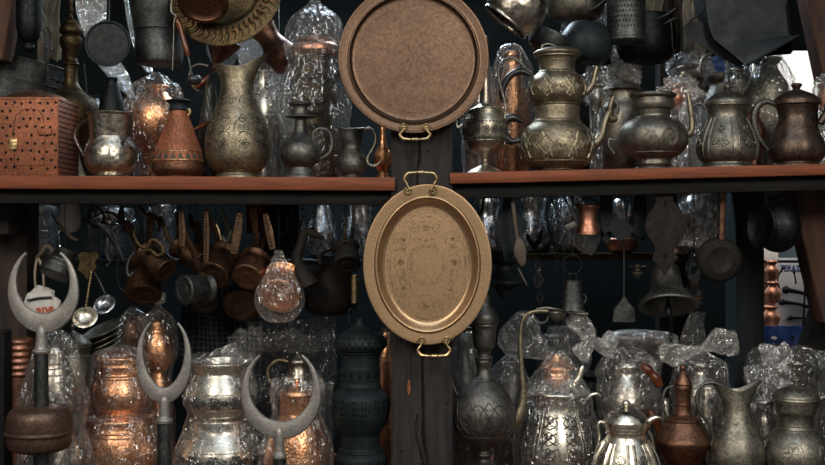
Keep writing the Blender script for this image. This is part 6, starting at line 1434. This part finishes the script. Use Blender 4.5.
v.tube('thumb_piece', 'silver', [(572, 392, -6), (574, 384, -8), (578, 378, -8), (580, 370, -8), (581, 366, -8)], [4, 3.4, 3, 2.4, 1.4]); v.tube('spout', 'silver', [(584, 404), (590, 399), (597, 397), (600, 400)], [3, 2.6, 2, 1])
v.bag([(4, 350), (8, 354), (14, 362), (20, 372), (27, 384), (33, 394), (36, 408), (40, 426), (43, 446), (44, 466), (42, 486), (38, 501)], 'bag', 1.6, folds=12, seed=21, knot=352)
v.ear((548, 357, 6), (510, 318, 6), 19, 'bag', bend=3, seed=1, part='bag_tie')
v = low('bow_tied_bag_pot', 'pot in plastic whose twisted tie leans up to the left, with a turned reddish handle', 'wrapped pot', 627, .24, 350, 485)
v.lathe('body', 'silver_h', [(14, 362), (16, 366), (14, 372), (18, 380), (24, 392), (26, 404), (22, 420), (18, 440), (20, 485), (0, 485)], seg=56); v.lathe('lid', 'brass', [(0, 358), (8, 360), (14, 364), (15, 367), (0, 367)])
v.tube('handle', 'wood_handle', [(637, 362, -24), (642, 366, -26), (646, 370, -26), (650, 375, -26), (654, 382, -26)], [2.6, 4.8, 3.8, 5.2, 3.6], seg=12)
v.bag([(5, 346), (12, 349), (22, 356), (28, 366), (30, 382), (31, 402), (28, 424), (28, 450), (26, 480)], 'bag', 1.8, seed=22, folds=12)
v.tube('handle', 'wood_handle', [(644, 406, -26), (648, 413, -27), (651, 420, -27), (655, 429, -27), (658, 438, -26)], [2.4, 4.2, 3.6, 4.4, 2.8], seg=12)
v.ear((612, 357, -8), (592, 340, -8), 6, 'bag_milky', seed=11, bend=-2); v.ear((593, 341, -8), (570, 314, -8), 10, 'bag_milky', seed=12); v.ear((591, 342, -8), (576, 356, -8), 8, 'bag_milky', seed=13); v.ear((598, 345, -8), (615, 336, -8), 8, 'bag_milky', seed=14)
v = low('small_silver_pot', 'slim silvery pot in the gap behind the ornate sugar pot and the copper ewer', 'pot', 664, .38, 396, 485)
v.lathe('body', 'silver_h', [(6, 398), (7, 402), (12, 416), (14, 440), (12, 485), (0, 485)])
v = low('engraved_sugar_pot', 'shiny silver lidded sugar pot with dark engraved panels and a small spout', 'pot', 626, .02, 398, 500)
v.lathe('body', ['silver', 'niello'], [(21, 420), (21, 423), (20, 427), (19, 432), (22, 438), (29, 450), (33, 464), (31, 480), (24, 492), (22, 500), (0, 500)], seg=64, extra=lambda bm, s: (panels(438, 486, 8, 1.7, 6.5, 0, 1)(bm, s), rings_rel(bm, s, (425, 428), .5)))
v.lathe('lid', 'silver', [(0, 400), (3, 400.6), (4.2, 403), (2.6, 405.6), (6, 407), (14, 410), (19, 414), (22, 418), (22.5, 420.5), (20, 422), (0, 422)], seg=56, knob=3)
v.tube('spout', 'silver', [(645, 424), (651, 418), (658, 416), (663, 418)], [4, 3.2, 2.4, 1.2]); v.tube('handle', 'silver', [(655, 446, 4), (652, 434, 2), (648, 428, 0)], 1.2)
v.tube('side_handle', 'silver', [(607, 424), (601, 420), (598, 424), (599, 434), (596, 448)], [1.4, 1.6, 1.6, 1.4, 1.2])
bm = bmesh.new(); b_box(bm, v.S(.02, 452.5, 1.2), (9 * v.k, .0012, 5 * v.k), 0, Matrix.Rotation(.2, 3, 'Y'), .0002); v.fin('price_sticker', bm, 'sticker')
v = low('copper_stoppered_ewer', 'brown copper ewer with tall pointed stopper and angular belly, lower right', 'ewer', 683, .09, 365, 500)
v.lathe('body', 'copper_dark', [(8.5, 385), (9, 388), (8, 391), (7.5, 402), (8, 403.5), (7.5, 405), (8, 410), (10, 414), (17, 417.5), (18, 419), (17.5, 421), (22, 429), (27, 437), (28, 441), (26, 446), (19, 458), (14, 468), (18, 500), (0, 500)], extra=lambda bm, s: rings_rel(bm, s, (404, 419), .6), seg=56)
v.lathe('stopper', 'copper_dark', [(0, 364), (2.4, 365), (3.6, 368), (2.6, 371), (5, 375), (8, 381), (8.5, 385), (0, 386)])
v.tube('handle', 'pewter_dark', [(669, 420), (664, 410), (663, 398), (666, 389), (673, 386)], [1.5, 1.7, 1.7, 1.6, 1.3])
v = low('pewter_beak_pitcher', 'smooth pewter pitcher with long beak spout and thin curved handle, lower right', 'pitcher', 737, .05, 388, 503)
def pe(bm, s):
    rings_rel(bm, s, (403, 405.5, 408), .4)
    for th in (-.45, .45, 1.6, 2.8, 3.9, 5): rel(bm, s, th, 420, flower(3.5, 6) + [spiral(0, -9, 3, 0, 1.4)], .35)
pitcher(v, 'pewter', 737, 392, [(12, 390), (12, 395), (12.2, 402), (13, 410), (16, 420), (21, 431), (25.5, 443), (27, 455), (25, 468), (20, 484), (20, 503), (0, 503)], 764, 379.5, 711, 382, pe)
v.tube('handle', 'pewter_dark', [(722, 386), (714, 383), (704, 384), (698, 391), (697, 402), (702, 414), (710, 425), (713, 436), (711, 444)], [2.6, 2, 1.7, 1.7, 1.8, 1.8, 1.7, 1.5, 1.2])
v = low('flower_lidded_pot', 'pewter lidded pot with an embossed six-petalled flower at the lower right corner', 'pot', 796, .05, 378, 503)
v.lathe('body', 'pewter', [(20, 398), (20.5, 401), (20, 404), (19, 411), (16.5, 415), (16, 421), (18, 427), (26, 435), (31.5, 445), (33, 456), (30, 472), (24, 486), (24, 503), (0, 503)], seg=64,
        extra=lambda bm, s: ([rel(bm, s, th, 448, flower(8.5, 6) + [arc(0, 0, 11, 0, 360, 24)], .8) for th in (-.42, .75, 2, 3.2, 4.4)], rings_rel(bm, s, (427.5, 424), .5)))
v.lathe('lid', 'pewter', [(0, 378), (4.5, 378.6), (5, 380.5), (3, 382), (3, 384), (8, 386), (16, 389.5), (21.5, 394), (22.5, 397), (21, 399.5), (0, 399.5)], knob=3)
v.tube('spout', 'pewter', [(815, 402), (821, 398), (828, 396), (834, 398)], [3.4, 3, 2.4, 1.6])
# bow-tied bag behind copper ewer
v = low('bow_tied_wrapped_pot', 'silvery pot in clear plastic closed with a big two-looped bow behind the copper ewer', 'wrapped pot', 700, .28, 346, 485)
v.lathe('body', 'silver_h', [(8, 362), (10, 365), (8, 372), (14, 382), (19, 396), (20, 414), (16, 436), (18, 485), (0, 485)])
v.bag([(4, 348), (8, 352), (16, 357), (25, 364), (28, 380), (29, 400), (27, 424), (26, 450), (26, 480)], 'bag', 1.6, folds=15, seed=31, knot=348)
v.ear((698, 349, -4), (658, 354, -6), 9.5, 'bag_milky', seed=21, bend=2); v.ear((701, 348, -4), (736, 343, -6), 13, 'bag_milky', seed=22, bend=4)
bm = bmesh.new(); b_sphere(bm, v.p(699, 349, -5), 5 * v.k, 0, 14); v.fin('knot', bm, 'bag_milky')
v = low('knotted_wrapped_pot', 'wide lidded pot in a knotted clear plastic bag behind the beak pitcher, far right', 'wrapped pot', 786, .30, 344, 485)
v.lathe('body', 'pewter', [(24, 360), (26, 362), (22, 370), (16, 380), (18, 390), (26, 405), (28, 425), (22, 450), (22, 485), (0, 485)], op=6); v.lathe('lid', 'pewter', [(0, 350), (6, 351), (16, 354), (24, 359), (25, 362), (0, 362)])
v.bag([(12, 345), (22, 347), (32, 353), (37, 364), (38, 380), (38, 402), (36, 430), (34, 480)], 'bag', 2, folds=9, seed=32, knot=345)
v.ear((757, 361, -26), (762, 342, -26), 9, 'bag_milky', seed=33); v.ear((756, 361, -26), (784, 350, -20), 10, 'bag_milky', seed=36)
v.ear((757, 361, -30), (744, 384, -30), 15, 'bag', seed=34); v.ear((758, 361, -30), (782, 392, -34), 13, 'bag', seed=35); v.ear((815, 352, -6), (838, 370, -6), 9, 'bag', seed=37)
bm = bmesh.new(); b_sphere(bm, v.p(757, 361, -28), 5 * v.k, 0, 14); v.fin('knot', bm, 'bag_milky')
for nm, lab, c, cx, Y_, yt, mt, pr in (('wrapped_mesh_jar', 'small silvery jar in plastic between the copper ewer and the beak pitcher', 'wrapped jar', 708, .155, 378, 'silver_h', [(8, 386), (9, 390), (11, 402), (13, 430), (10, 495), (0, 495)]),
    ('wrapped_copper_rim_jar', 'little tin jar in plastic between the beak pitcher and the flower-embossed pot', 'wrapped jar', 764, .14, 396, 'silver_h', [(9, 400), (10, 403), (8, 412), (11, 424), (12, 450), (9, 495), (0, 495)])):
    v = low(nm, lab, c, cx, Y_, yt, 495); v.lathe('body', mt, pr); v.bag([(3, yt), (8, yt + 5), (12, yt + 16), (14, yt + 40), (15, yt + 70), (14, 490)], 'bag', 1.6, seed=cx)
v = low('wrapped_flat_bowl', 'flat crumpled plastic bundle with copper glints lying behind the spatula and the bow-tied bag', 'wrapped bowl', 640, .52, 330, 478)
v.lathe('body', 'copper_dark', [(22, 336), (25, 339), (22, 346), (12, 354), (9, 370), (14, 478), (0, 478)], op=4); v.bag([(10, 330), (24, 333), (32, 340), (28, 350), (20, 360), (20, 400), (20, 470)], 'bag_milky', 3.2, seed=41, folds=7)
for nm, lab, cx, yt, mt in (('dark_pot', 'dark blue-grey pot in the shadow behind the long curved spout', 557, 334, 'iron_grey'), ('dark_jar', 'dark jar in the shadow between the two leaning plastic ties', 590, 372, 'iron')):
    v = low(nm, lab, 'pot', cx, .53 if cx == 557 else .42, yt, 478); v.lathe('body', mt, [(12, yt), (14, yt + 3), (12, yt + 10), (18, yt + 24), (20, yt + 44), (14, 478), (0, 478)], op=5)
sheet('plastic_bag', 'bluish clear plastic bag hanging behind the leaning bag ties', [(548, 326), (546, 338), (544, 352), (548, 372)], [(580, 326), (584, 336), (592, 356), (588, 372)], .44, 'bag', 23)
